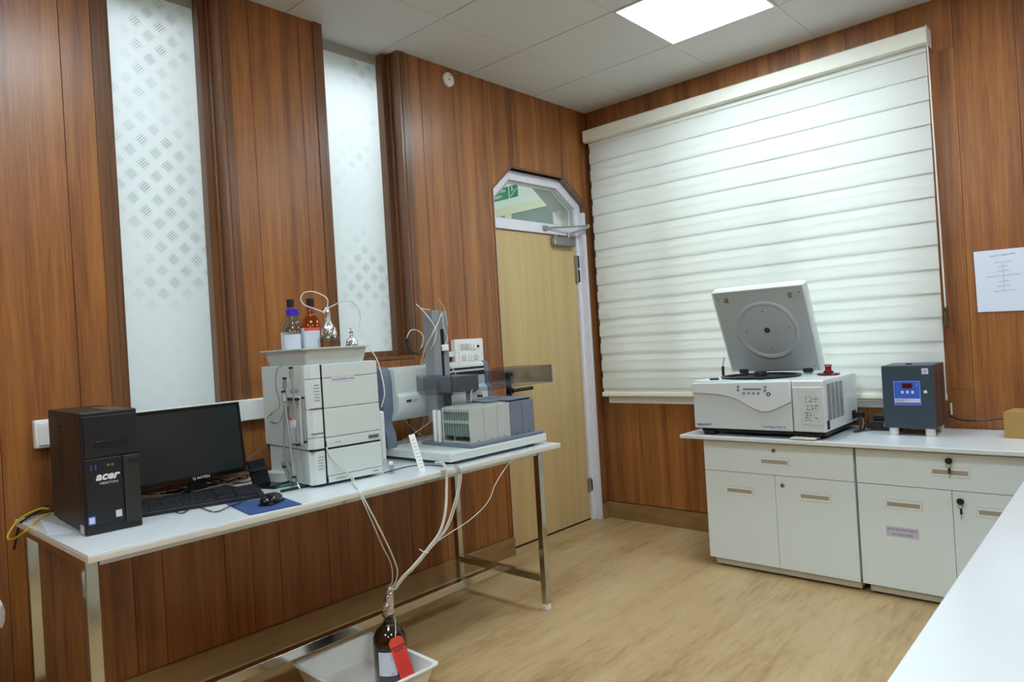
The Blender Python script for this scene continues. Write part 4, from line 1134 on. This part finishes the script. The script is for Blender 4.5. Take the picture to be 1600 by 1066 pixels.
tag(MB().tube([P(600, 739, z=TZ + .004), P(622, 733, z=TZ + .004), P(645, 728, z=TZ + .004), P(672, 727, z=TZ + .004), P(696, 729, z=TZ + .004)], .0022, seg=6).build('table_cable', 'black', None, smooth=True), 'thin dark cable on the table in front of the collector base', 'cable')
tag(MB().tube([P(590, 745, z=TZ + .002), P(598, 735, z=TZ + .003), P(604, 728, z=TZ + .004)], .002, seg=6).build('table_cable', 'clear_tube', None, smooth=True), 'short clear line at the right foot of the beige instrument', 'cable')
# tubes bundled from the collector to the waste bottle
TB = 'clear tubes bundled from the collector to the bottle'
starts = [((680, 723), (696, 733)), ((684, 722), (698, 736)), ((700, 727), (716, 738)), ((704, 727), (719, 737))]
for k, (s0_, s1_) in enumerate(starts):
    e = (k - 1.5) * 1.6
    u1 = s1_[0]
    if k < 2: mids = [P(u1 + 1, 760, x=.805), P(u1 - 1, 800, x=.82), P(u1 - 10, 832, x=.82)]
    else: mids = [P(u1 + 1, 752, x=.805), P(u1 - 6, 785, x=.82), P(u1 - 20, 825, x=.82)]
    pts = [P(s0_[0], s0_[1], z=TZ + .02), P(s0_[0] + 9, s0_[1] + 1, z=TZ + .022), P(s1_[0], s1_[1], x=.798)] + mids + [P(668 + e, 860, x=.81), P(650 + e, 882, x=.80), P(628 + e, 905, x=.77), P(617 + e * .6, 921, x=.735), FT + Vector(((k - 1.5) * .004, .003 * (k % 2) + .002, .0)), FT + Vector(((k - 1.5) * .003, 0, -.03))]
    tag(MB().tube(pts, (.0035, .0026, .0030, .0032)[k], seg=8, smooth=6).build('collector_tube', 'white_tube' if k < 2 else 'clear_tube', None, smooth=True), ('thick white tube leftmost in the bundle from the collector base to the brown bottle', 'thinner white tube beside it, second from left in the tube bundle', 'clear tube third from left in the bundle to the brown bottle', 'clear tube rightmost in the bundle where it leaves the table edge')[k], 'tube', 'tubes bundled from the collector to the bottle')
tag(MB().tube([P(804, 716, z=TZ + .004), P(793, 727, x=.80), P(775, 755, x=.815), P(762, 785, x=.82), P(735, 812, x=.82), P(700, 835, x=.82), P(672, 855, x=.81), P(655, 872, x=.80), P(630, 902, x=.775), P(618, 919, x=.735), FT + Vector((.006, .004, 0)), FT + Vector((.003, .002, -.03))], .0016, seg=6, smooth=6).build('drain_line', 'white_tube', None, smooth=True), 'thin white line sagging from the table edge to the tube bundle', 'tube')
pz = P(829, 701, z=TZ + .005)
tag(MB().cyl((pz.x, pz.y, TZ), .007, .010).build('tube_clip', 'white_plastic', None, smooth=True), 'tiny white clip on the table edge near its right end', 'clip')
tag(MB().tube([P(655, 858, x=.82), P(661, 862, x=.822), P(669, 864, x=.82)], .0018, smooth=2).build('cable_tie', 'white_plastic', None), 'white cable tie around the tube bundle', 'cable tie')
cn = P(689, 736, z=TZ + .006)
tag(MB().cyl((cn.x, cn.y, TZ + .006), .005, .025, 'y', 10).cyl((cn.x, cn.y + .006, TZ + .006), .0065, .006, 'y', 10).build('luer_fitting', 'greyplastic', None, smooth=True), 'small pale tube fitting lying on the table edge', 'fitting')

# ================================================================= WASTE BOTTLE IN TRAY ON THE FLOOR
tr = [P(473, 1043, z=.1), P(689, 1035, z=.1), P(575, 985, z=.1)]
ex = (tr[1] - tr[2]); ey = (tr[2] - tr[0])
fa = math.atan2(ex.y, ex.x)
hxl, hyl = ex.length / 2, ey.length / 2
ctr = tr[2] + ex / 2 - Vector((-math.sin(fa), math.cos(fa), 0)) * hyl
t = thing('spill_tray', 'white plastic spill tray on the floor under the table', 'tray', (ctr.x, ctr.y, 0), fa)
tray_mesh(hxl - .012, hyl - .012, .095, .012, taper=.03).build('tray_body', 'white_plastic', t, smooth=True)
t = thing('waste_bottle', 'large brown glass bottle with foil neck and red tag in the white floor tray', 'bottle', (bc.x, bc.y, .005))
MB().lathe([(0, 0), (.058, 0), (.066, .008), (.066, .165), (.063, .19), (.050, .215), (.030, .232), (.021, .240), (.021, .262), (.0235, .264), (.0235, .274), (0, .274)], seg=40).build('glass_body', 'amber_dark', t, smooth=True, angle=60)
random.seed(11)
fm_ = MB().tube([(0, 0, .268), (0, .003, .30), (0, .010, .335), (.0, .018, .372)], .024, seg=14, smooth=5, r_end=.0145)
for v_ in fm_.bm.verts: v_.co += Vector([random.uniform(-1, 1) for _ in range(3)]) * .0022
fm_.build('foil_wrap', 'foil', t)
la0 = math.atan2(CAM.y - bc.y, CAM.x - bc.x)
label_band(t, .0668, .06, .150, la0 - .75, la0 + .35, 'paper', 'label')
def on_r(a, z, r=.0672): return (r * math.cos(a), r * math.sin(a), z)
rotl = Matrix.Rotation(la0 - .3 + PI2, 4, 'Z') @ Matrix.Rotation(PI2, 4, 'X')
for k, (s_, z_) in enumerate((('WASTE', .135), ('solvent mix', .122), ('date', .110), ('FOR TRASH', .066))): text(s_, .010, on_r(la0 - .62, z_, .0675), rotl, 'ink', t)
# red tag hanging across the front
ta = la0 + .18
tv = Vector((math.cos(ta), math.sin(ta), 0)); sv = Vector((-math.sin(ta), math.cos(ta), 0))
o0 = tv * .070 + sv * .006
tilt = math.radians(15)
dn = Vector((0, 0, -1)) * math.cos(tilt) + sv * math.sin(tilt); ac = sv * math.cos(tilt) + Vector((0, 0, 1)) * math.sin(tilt)
def tp(a, b, off=0): return o0 + Vector((0, 0, .205)) + ac * a + dn * b + tv * (off + .004 * math.sin(b * 22))
m_ = MB(); rows_ = []
for b in (0, .012, .03, .06, .09, .12, .15, .17):
    w = .016 if b == 0 else .028
    rows_.append([m_.bm.verts.new(tp(-w, b)), m_.bm.verts.new(tp(w, b)), m_.bm.verts.new(tp(w, b, .0012)), m_.bm.verts.new(tp(-w, b, .0012))])
for A, B in zip(rows_, rows_[1:]):
    for i in range(4): m_.bm.faces.new((A[i], A[(i + 1) % 4], B[(i + 1) % 4], B[i]))
m_.bm.faces.new(rows_[0]); m_.bm.faces.new(rows_[-1][::-1])
rt = m_.build('hang_tag', 'red_paper', t, label='red paper hazard tag')
rotm = Matrix((( ac.x, -dn.x, tv.x, 0), (ac.y, -dn.y, tv.y, 0), (ac.z, -dn.z, tv.z, 0), (0, 0, 0, 1)))
text('HAZARDOUS', .0105, tp(0, .040, .0022), rotm, 'ink', rt, align='CENTER', bold=.0003)
text('WASTE', .0105, tp(0, .052, .0030), rotm, 'ink', rt, align='CENTER', bold=.0003)
for k in range(8): text('_______________', .006, tp(0, .066 + .012 * k, .0052), rotm, 'red', rt, align='CENTER')
MB().lathe([(.003, 0), (.006, 0), (.006, .0012), (.003, .0012), (.003, 0)], (0, 0, 0), 'x', 14).build('eyelet', 'satin', rt).matrix_basis = Matrix.Translation(tp(0, .010, .0014)) @ Matrix.Rotation(ta, 4, 'Z')
MB().tube([tp(0, .010, .001), Vector((.03, .01, .25)), Vector((.0, .024, .258))], .0012).build('string', 'white_tube', rt)

# bin at the left edge
t = thing('waste_bin', 'grey plastic bin with blue liner at the left edge of the view', 'bin', (0.30, -3.795, 0))
MB().lathe([(0, 0), (.10, 0), (.13, .58), (.138, .585), (.138, .60), (.125, .60), (.122, .56), (.092, .012), (0, .012)], (0, 0, 0), 'z', 36).build('bin_body', 'greyplastic', t, smooth=True)
random.seed(4)
m_ = MB().lathe([(.120, .50), (.128, .59), (.143, .602), (.146, .575), (.144, .55)], (0, 0, 0), 'z', 36)
for v_ in m_.bm.verts: v_.co.z += random.uniform(-.01, .012)
m_.build('liner_bag', 'cap_white', t, smooth=True)
m_ = MB().ball((0.02, 0.03, .57), .085, .085, .05, 14)
for v_ in m_.bm.verts: v_.co += Vector([random.uniform(-1, 1) for _ in range(3)]) * .008
m_.build('blue_refuse', 'blue_bag', t, smooth=True)

# ================================================================= FAR BENCH
BZ = 0.730; BY = -0.640; BXL = 0.968
t = thing('far_worktop', 'white worktop slab on the far cabinets below the blind', 'worktop', (BXL, BY, BZ - .02))
bx('slab', 'laminate', t, (0, RXW - .02 - BXL, 0, -BY - .016, 0, .02), bevel=0.003)
CY = -0.578
def flush_handle(par, x, y, z, w=.152, h=.040):
    bx('handle_shadow_line', 'cab_dark', par, (x - w / 2 - .0014, x + w / 2 + .0014, y - .0004, y + .0002, z - h / 2 - .0014, z + h / 2 + .0014))
    f = MB()
    f.box(x - w / 2, x + w / 2, y - .004, y, z - h / 2, z - h / 2 + .009).box(x - w / 2, x + w / 2, y - .004, y, z + h / 2 - .011, z + h / 2).box(x - w / 2, x - w / 2 + .007, y - .004, y, z - h / 2 + .009, z + h / 2 - .011).box(x + w / 2 - .007, x + w / 2, y - .004, y, z - h / 2 + .009, z + h / 2 - .011)
    o = f.build('handle', 'handle', par, bevel=0.001)
    bx('handle_recess', 'recess', o, (x - w / 2 + .007, x + w / 2 - .007, y - .0006, y + .0002, z - h / 2 + .009, z + h / 2 - .011))
    return o
def lock(par, x, y, z, key):
    o = MB().lathe([(0, -.006), (.009, -.006), (.011, -.003), (.011, 0), (0, 0)], (x, y, z), 'y', 18).build('lock', 'satin', par, smooth=True)
    MB().cyl((x, y - .008, z), .0045, .003, 'y', 12).build('lock_core', 'ink', o)
    if key:
        MB().cyl((x, y - .020, z), .002, .014, 'y', 8).lathe([(0, -.003), (.014, -.003), (.015, 0), (.014, .003), (0, .003)], (x, y - .022, z + .001), 'y', 16).build('key', 'black', o, smooth=True)
        MB().lathe([(.009, -.001), (.0115, -.001), (.0115, .001), (.009, .001), (.009, -.001)], (x - .002, y - .018, z - .020), 'y', 16).box(x - .0016, x + .0016, y - .019, y - .017, z - .078, z - .055).build('key_ring', 'satin', o)
        MB().box(x - .004, x + .005, y - .020, y - .016, z - .056, z - .030).build('spare_key_head', 'black', o, bevel=0.001)
Zt, Zd, Zb = .706, .5315, .0467
def cabinet(name, lab, x0, w, keyd, keydoor, pix):
    c_ = thing(name, lab, 'cabinet', (x0, CY, 0))
    bx('carcass', 'cabinet', c_, (.002, w - .002, .018, .54, Zb + .004, .709), bevel=0.001)
    bx('top_shadow_rail', 'plinth', c_, (.002, w - .002, .006, .018, .694, .709))
    bx('plinth', 'plinth', c_, (.03, w, .014, .50, .012, Zb - .001), bevel=0.002)
    for xx in (.06, w - .06):
        for yy in (.09, .46): MB().cyl((xx, yy, 0), .018, .014).build('castor', 'rubber', c_)
    d_ = bx('drawer', 'cabinet', c_, (.001, w - .002, 0, .018, Zd + .0015, .694), bevel=0.0015)
    def lp(uv):
        q = P(uv[0], uv[1], y=CY); return (q.x - x0, 0, q.z)
    if pix:
        flush_handle(d_, *lp(pix[0])); lock(d_, *lp(pix[3]), keyd)
    for k in range(2):
        a = w / 2 * k
        o = bx('door', 'cabinet', c_, (a + .001, a + w / 2 - .001, 0, .018, Zb, Zd - .0015), bevel=0.0015)
        if pix:
            flush_handle(o, *lp(pix[1 + k]))
            if k == 1: lock(o, *lp(pix[4]), keydoor)
    return c_
Wc = .7862
c1 = cabinet('base_cabinet', 'white base cabinet nearest the door, with drawer and two plain doors', 1.0789, Wc - .003, False, False, [(1210, 721.8), (1155.5, 767), (1273, 777), (1208.8, 704.6), (1222.7, 758.9)])
c2 = cabinet('base_cabinet', 'white base cabinet with keys hanging in its locks and a printed label', 1.0789 + Wc + .006, Wc, True, True, [(1484.6, 738.3), (1411.7, 789.3), (1559.5, 803.4), (1483.6, 719.7), (1502, 783)])
c2d = [o for o in bpy.data.objects if o.parent == c2 and o.name.startswith('door')]
lq = P(1410, 832.5, y=CY); lx_ = lq.x - c2.location.x; lz_ = lq.z
bx('printed_label', 'label_lav', c2, (lx_ - .068, lx_ + .068, -.0008, .0002, lz_ - .024, lz_ + .024))
text('ELECTROPHORESIS', .0145, (lx_, -.001, lz_ + .006), '-y', 'ink', c2, align='CENTER')
text('ACCESSORIES', .0145, (lx_, -.001, lz_ - .016), '-y', 'ink', c2, align='CENTER')
# third unit hidden by the right bench
c3 = cabinet('base_cabinet', 'white base cabinet in the corner beyond the right bench', 1.0789 + 2 * Wc + .012, .78, False, False, None)

# ================================================================= RIGHT BENCH
RBX = 2.600
t = thing('right_worktop', 'white worktop in the right foreground running toward the camera', 'worktop', (RBX, -3.35, BZ - .022))
bx('slab', 'laminate', t, (0, RXW - .02 - RBX, 0, 3.35 + BY - .004, 0, .022), bevel=0.003)
t = thing('island_cabinet', 'white base cabinet run under the right foreground worktop', 'cabinet', (RBX + .04, -3.30, 0))
bx('carcass', 'cabinet', t, (.018, .6, .0, 2.60, .05, .707), bevel=0.001)
bx('plinth', 'plinth', t, (.06, .56, .02, 2.58, 0, .05))
for k in range(6): bx('door', 'cabinet', t, (0, .018, .002 + k * .433, .431 + k * .433, .05, .70), bevel=0.0015)

# ================================================================= CENTRIFUGE
CX0, CX1, CYF = 1.048, 1.752, -.610
t = thing('centrifuge', 'white refrigerated benchtop centrifuge with its square lid raised', 'centrifuge', (CX0, CYF, BZ))
cw_ = CX1 - CX0; cd = .525; ch_ = .300; cz0 = .040; xs_ = .548
bx('base_chassis', 'black', t, (.03, cw_ - .01, .03, cd, .018, cz0 + .004), bevel=0.003)
for xx in (.075, cw_ - .08):
    for yy in (.05, cd - .06): MB().box(xx - .03, xx + .03, yy - .03, yy + .03, 0, .026).build('foot', 'rubber', t, bevel=0.004)
bx('main_body', 'centri', t, (.004, xs_ - .001, .012, cd, cz0, ch_ - .004), bevel=0.010, seg=3)
bx('side_housing', 'centri', t, (xs_ + .001, cw_, .004, cd, cz0, ch_ - .004), bevel=0.006, seg=3)
# front apron: upper control fascia bounded by a wave, lower front face set back a little
N = 28
def wave(s_):  # lower edge height of fascia along the front, s 0..1
    return .232 - .018 * s_ - .082 * math.exp(-((s_ - .74) / .24) ** 2)
up, lowp = [], []
for i in range(N + 1):
    s_ = i / N; up.append((s_ * (xs_ - .003), wave(s_)))
poly_up = up + [(xs_ - .003, ch_ - .018), (xs_ - .010, ch_ - .004), (.012, ch_ - .012), (0, ch_ - .026)]
MB().prism(poly_up, -.012, .02, 'y').build('control_fascia', 'centri', t, bevel=0.006, seg=3)
poly_lo = [(0.004, cz0)] + [(xs_ - .003, cz0)] + [(a if a > .004 else .004, b) for a, b in up[::-1]]
MB().prism(poly_lo, .0, .02, 'y').build('lower_front_panel', 'centri2', t, bevel=0.003)
bx('side_front_panel', 'centri2', t, (xs_ + .004, cw_ - .006, .0, .006, cz0 + .004, ch_ - .035), bevel=0.003)
bx('top_cover', 'centri', t, (.006, cw_ - .002, .01, cd, ch_ - .012, ch_), bevel=0.005, seg=3)
fy = -.0125
bx('display', 'lcd', t, (.300, .398, fy - .001, fy, .250, .261), bevel=0)
def btn(x, z, r=.0068, mat='ink_blue', nm='button'):
    o = MB().lathe([(0, -.003), (r * .9, -.003), (r, -.0018), (r, 0), (0, 0)], (x, fy, z), 'y', 16).build(nm, mat, t, smooth=True)
    MB().lathe([(0, -.0034), (r * .5, -.0034), (r * .5, -.003), (0, -.003)], (x, fy, z), 'y', 12).build('button_face', 'label_lav', o)
for x, z in ((.274, .268), (.272, .250), (.303, .234), (.329, .234), (.354, .233), (.380, .233), (.420, .266), (.417, .248)): btn(x, z)
btn(.436, .230, .0105)
text('eppendorf', .021, (.016, -.0008, cz0 + .014), '-y', 'ink_blue', t, bold=.0004)
text('Centrifuge 5810 R', .0165, (.385, -.0008, cz0 + .014), '-y', 'ink_blue', t, wide=1.02)
MB().cyl((.262, -.002, .082), .004, .003, 'y', 12).build('screw_cover', 'centri2', t)
# laminated instruction sheet, loose corner
sh_ = MB().prism([(.592, .078), (.700, .078), (.700, .170), (.668, .232), (.660, .255), (.584, .258)], -.003, -.001, 'y').build('instruction_sheet', 'sheet', t, bevel=0.0008)
sm = MB(); random.seed(8)
for z_ in (.215, .204, .192, .170, .158, .150, .133, .121, .110, .098):
    for k in range(random.randint(3, 7)):
        xk = .610 + random.random() * .07
        sm.box(xk, xk + random.choice((.003, .005)), -.0042, -.0032, z_, z_ + .0045)
sm.build('printed_marks', 'ink', t, kind='stuff')
# side grille: slots in four columns
gr = MB()
for c_ in range(4):
    for k in range(22):
        y = .050 + c_ * .062; z = .095 + k * .0083
        gr.box(cw_ - .001, cw_ + .0006, y, y + .052, z, z + .0042)
gr.build('grille_slots', 'rubber', t, kind='stuff')
bx('power_switch', 'black', t, (cw_, cw_ + .004, .028, .056, cz0 + .012, cz0 + .055), bevel=0.001)
bx('power_inlet', 'black', t, (cw_ - .002, cw_ + .004, .42, .48, .055, .10), bevel=0.002)
bx('rear_plug', 'black', t, (cw_ + .004, cw_ + .05, .43, .47, .062, .092), bevel=0.004)
# open rotor bowl
bcx, bcy = .292, .245
MB().lathe([(.200, 0), (.212, .006), (.212, .010), (.196, .012), (.188, .006), (.186, -.008), (.200, -.008)], (bcx, bcy, ch_), 'z', 56).build('bowl_seal', 'lid_rim', t, smooth=True)
MB().lathe([(.187, .004), (.180, .002), (.0, .001)], (bcx, bcy, ch_), 'z', 48).build('rotor_bowl', 'black', t, smooth=True)
MB().lathe([(0, .030), (.03, .03), (.05, .012), (.12, .006), (.14, .002)], (bcx, bcy, ch_), 'z', 32).build('rotor', 'black_gloss', t, smooth=True)
MB().lathe([(0, .010), (.022, .010), (.026, .006), (.026, 0), (0, 0)], (.105, .06, ch_), 'z', 20).build('latch_button', 'black', t, smooth=True)
MB().box(.36, .40, .018, .045, ch_, ch_ + .008).build('latch_plate', 'black', t, bevel=0.003)
# raised lid, hinged at the back, leaning forward
lidw, lidh = .520, .520
hp = Vector((.040, .435, ch_ + .018))
lid = bpy.data.objects.new('lid', None); COL.objects.link(lid); lid.parent = t; lid.location = hp; lid.rotation_euler = (math.radians(24.5), 0, 0); lid.empty_display_size = .05
def lb_(name, mat, d, b=.004, seg=3): return bx(name, mat, lid, d, bevel=b, seg=seg)
lb_('lid_shell', 'centri', (-.004, lidw + .004, .004, .062, -.008, lidh + .004), .016, 4)
lb_('lid_liner', 'lid', (.010, lidw - .010, .0, .006, .004, lidh - .012), .004)
for (a, b_2, c_, d_) in ((.0, lidw, lidh - .012, lidh), (.0, .010, .0, lidh - .012), (lidw - .010, lidw, 0, lidh - .012)): lb_('lid_rim', 'centri', (a, b_2, -.005, .008, c_, d_), .003, 2)
MB().lathe([(.152, .0), (.158, -.007), (.168, -.010), (.178, -.007), (.182, .0)], (lidw * .52, 0, lidh * .505), 'y', 64).build('lid_ring', 'lid', lid, smooth=True, angle=60)
MB().lathe([(0, -.004), (.009, -.004), (.013, -.007), (.016, -.004), (.016, .0), (0, 0)], (lidw * .52, 0, lidh * .505), 'y', 24).build('lid_sight_hole', 'ink', lid, smooth=True)
for dx_, dz_ in ((0, .118), (0, -.118), (.125, .01), (-.118, .0)): MB().cyl((lidw * .52 + dx_, -.002, lidh * .505 + dz_), .0035, .003, 'y', 10).build('screw', 'ink', lid)
for dx_, dz_ in ((.03, lidh - .045), (lidw - .03, lidh - .045), (lidw - .03, .03)): MB().cyl((dx_, -.002, dz_), .0035, .003, 'y', 10).build('screw', 'ink', lid)
for xx in (.080, lidw - .08):
    MB().box(xx - .010, xx + .010, -.004, .001, lidh - .070, lidh - .042).tube([(xx - .007, -.004, lidh - .066), (xx - .007, -.018, lidh - .060), (xx + .006, -.018, lidh - .050), (xx + .006, -.004, lidh - .046)], .0018, smooth=0).build('lid_catch', 'satin', lid)
for xx in (.075, lidw - .075):
    MB().box(xx - .026, xx + .026, -.012, .006, -.006, .016).build('lid_hinge', 'black', lid, bevel=0.002)
    MB().cyl((xx - .02, -.006, -.008), .007, .04, 'x', 10).build('hinge_pin', 'satin', lid)
sp_ = MB().cyl((.045, .30, ch_ + .005), .008, .055, 'z', 14).build('gas_strut', 'black', t, smooth=True)
MB().tube([(.045, .30, ch_ + .06), (.047, .32, ch_ + .11)], .003, smooth=0).build('strut_rod', 'satin', sp_)
# red rotor lid knob resting on the housing
c_ = P(1303, 576, y=-.20)
t2 = thing('rotor_lid', 'dark red rotor lid with bright red knob lying on the centrifuge top', 'rotor lid', (1.672, -.275, BZ + ch_ + .001))
MB().lathe([(0, .012), (.035, .012), (.056, .008), (.058, .004), (.05, .0), (0, 0)], seg=40).build('lid_disc', plain('dark_red_anodised', (110, 26, 30), .2, metal=.5), t2, smooth=True)
MB().lathe([(0, .022), (.022, .022), (.025, .016), (.025, .012), (0, .012)], seg=24).build('collar', 'black', t2, smooth=True)
MB().lathe([(0, .056), (.0155, .056), (.018, .052), (.018, .048), (.0155, .046), (.0155, .022), (0, .022)], seg=24).build('knob', 'red', t2, smooth=True)
MB().lathe([(.0182, .044), (.0185, .044), (.0185, .052), (.0182, .052), (.0182, .044)], seg=24).build('knob_ring', 'satin', t2)
# tray / flat plate under the right front corner
tag(MB().box(1.585, 1.705, -.632, -.55, BZ + .004, BZ + .012).build('drip_tray', 'edge', None, bevel=0.002), 'flat pale drip tray peeping out under the centrifuge', 'drip tray')

# ================================================================= STABILIZER
SX0, SX1, SYF = 1.946, 2.170, -.330
t = thing('voltage_stabilizer', 'dark blue-grey voltage stabilizer with blue control panel on the far bench', 'stabilizer', (SX0, SYF, BZ))
sw = SX1 - SX0; sh = .345; sd_ = .24; sz = .038
MB().box(.0, sw, .003, sd_, sz, sh).build('case', 'stab_side', t, bevel=0.003)
MB().box(-.002, sw + .001, -.002, .003, sz, sh - .001).build('front_panel', 'stab', t, bevel=0.0015)
bx('top_plate', 'stab', t, (.001, sw - .001, .004, sd_ - .001, sh, sh + .001))
MB().box(.09, .115, .08, .10, sh + .001, sh + .006).build('top_clip', 'black', t, bevel=0.001)
for xx in (.035, sw - .03):
    for yy in (.025, sd_ - .03): MB().lathe([(0, 0), (.019, 0), (.022, .004), (.022, sz), (0, sz)], (xx, yy, 0), 'z', 20).build('foot', 'cap_white', t, smooth=True)
pz0, pz1 = .150, .272; pxa, pxb = .048, .168
pn = bx('control_panel', 'panel_blue', t, (pxa, pxb, -.0035, -.002, pz0, pz1), bevel=0.0008)
f = MB().box(pxa + .003, pxb - .003, -.0042, -.0035, pz1 - .005, pz1 - .004).box(pxa + .003, pxb - .003, -.0042, -.0035, pz0 + .003, pz0 + .004).box(pxa + .003, pxa + .004, -.0042, -.0035, pz0 + .004, pz1 - .005).box(pxb - .004, pxb - .003, -.0042, -.0035, pz0 + .004, pz1 - .005)
f.build('panel_border', 'label_lav', pn)
bx('panel_strip', 'label_lav', pn, (pxa + .003, pxb - .003, -.0042, -.0035, pz0 + .014, pz0 + .034))
bx('digital_display', 'red_lcd', pn, (pxa + .040, pxa + .083, -.0048, -.0035, pz1 - .038, pz1 - .013), bevel=0.0005)
for k in range(3): bx('push_button', 'label_lav', pn, (pxa + .034 + .0225 * k, pxa + .045 + .0225 * k, -.0060, -.0035, pz1 - .064, pz1 - .050), bevel=0.001)
lm = MB()
for k in range(4):
    for xx in (pxa + .036, pxa + .088): lm.cyl((xx, -.0045, pz1 - .015 - k * .0065), .0018, .001, 'y', 8)
lm.build('indicator_lamp', 'ink', pn)
text('SERVO VOLTAGE\nSTABILIZER', .0075, (pxa + .006, -.0044, pz0 + .026), '-y', 'ink', pn)
text('IN\nOUT\nHI\nLO', .005, (pxb - .020, -.0037, pz1 - .017), '-y', 'label_lav', pn)
bx('brand_sticker', 'label_lav', t, (sw - .048, sw - .020, -.0032, -.002, sh - .042, sh - .014)); text('PS', .016, (sw - .044, -.0034, sh - .034), '-y', 'ink_blue', t, shear=.3)
MB().prism([(sw - .045, .222), (sw - .031, .226), (sw - .029, .212), (sw - .043, .210)], -.003, -.002, 'y').build('white_sticker', 'white_plastic', t)
vm = MB()
for grp in (0, 1):
    for k in range(24):
        for c_ in range(3):
            y = .035 + grp * .115 + c_ * .017 + (k % 2) * .006; z = .06 + k * .0105
            vm.cyl((sw + .0002, y, z), .0028, .0006, 'x', 6)
vm.build('vent_holes', 'rubber', t, kind='stuff')
MB().cyl((sw, .045, .055), .006, .002, 'x', 10).build('side_screw', 'black', t)
# small white switch plate beyond it
tag(MB().box(2.176, 2.182, -.030, -.002, .80, .86).build('wall_plate', 'white_plastic', None, bevel=0.002), 'narrow white wall plate just right of the stabilizer', 'plate')

# ---- black adapter pile with cables
a_ = thing('power_adapter', 'flat black power adapter with white sticker lying between centrifuge and stabilizer', 'adapter', (1.90, -.15, BZ), math.radians(4))
MB().prism([(-.085, .018), (.085, .018), (.075, .050), (-.045, .050), (-.085, .030)], -.05, .06, 'y').build('adapter_body', 'black', a_, bevel=0.004)
MB().box(-.078, .078, -.045, .055, 0, .018).build('lower_housing', 'black_case', a_, bevel=0.004)
bx('sticker', 'paper', a_, (.005, .035, -.0515, -.0500, .024, .044))
a_ = thing('adapter_block', 'rounded dark block stacked on top of the black adapter', 'adapter', (1.91, -.14, BZ + .050), math.radians(-3))
MB().box(-.060, .07, -.04, .05, .0, .034).build('block_body', 'black_case', a_, bevel=0.010, seg=3)
bx('block_seam', 'rubber', a_, (-.0605, .0705, -.0405, .0505, .015, .018))
for k, pts in enumerate(([(1.79, -.18, BZ + .078), (1.80, -.17, BZ + .06), (1.82, -.17, BZ + .035), (1.83, -.15, BZ + .03)], [(1.79, -.17, BZ + .075), (1.81, -.20, BZ + .04), (1.80, -.22, BZ + .006), (1.84, -.20, BZ + .006), (1.85, -.12, BZ + .008)], [(1.79, -.19, BZ + .07), (1.80, -.24, BZ + .01), (1.79, -.30, BZ + .006), (1.82, -.26, BZ + .01), (1.81, -.18, BZ + .02)])):
    tag(MB().tube(pts, .0045, seg=8).build('power_cable', 'cable_grey' if k == 1 else 'black', None, smooth=True), ['black power cable plugged into the centrifuge side', 'grey cable looping onto the bench beside the centrifuge', 'black cable lying in a short loop by the centrifuge'][k], 'cable')
tag(MB().tube([P(1484, 650, y=-.06), P(1500, 656, y=-.08), P(1530, 658, y=-.10), P(1560, 655, y=-.10), P(1585, 655, y=-.08)], .004, seg=8).build('bench_cable', 'black', None, smooth=True), 'black cable running along the wall to the cardboard box', 'cable')

# ---- cardboard box at the right edge
c0_ = P(1569, 670, y=-.27)
t = thing('cardboard_box', 'small brown cardboard box at the right edge of the far bench', 'box', (c0_.x, -.27, BZ), math.radians(-8))
bx('carton', 'card', t, (0, .26, 0, .16, 0.0, .118), bevel=0.002)
MB().box(.0, .26, .0, .079, .118, .120).build('flap', 'card', t, bevel=0.0005); MB().box(.0, .26, .082, .16, .118, .1205).build('flap', 'card', t, bevel=0.0005)
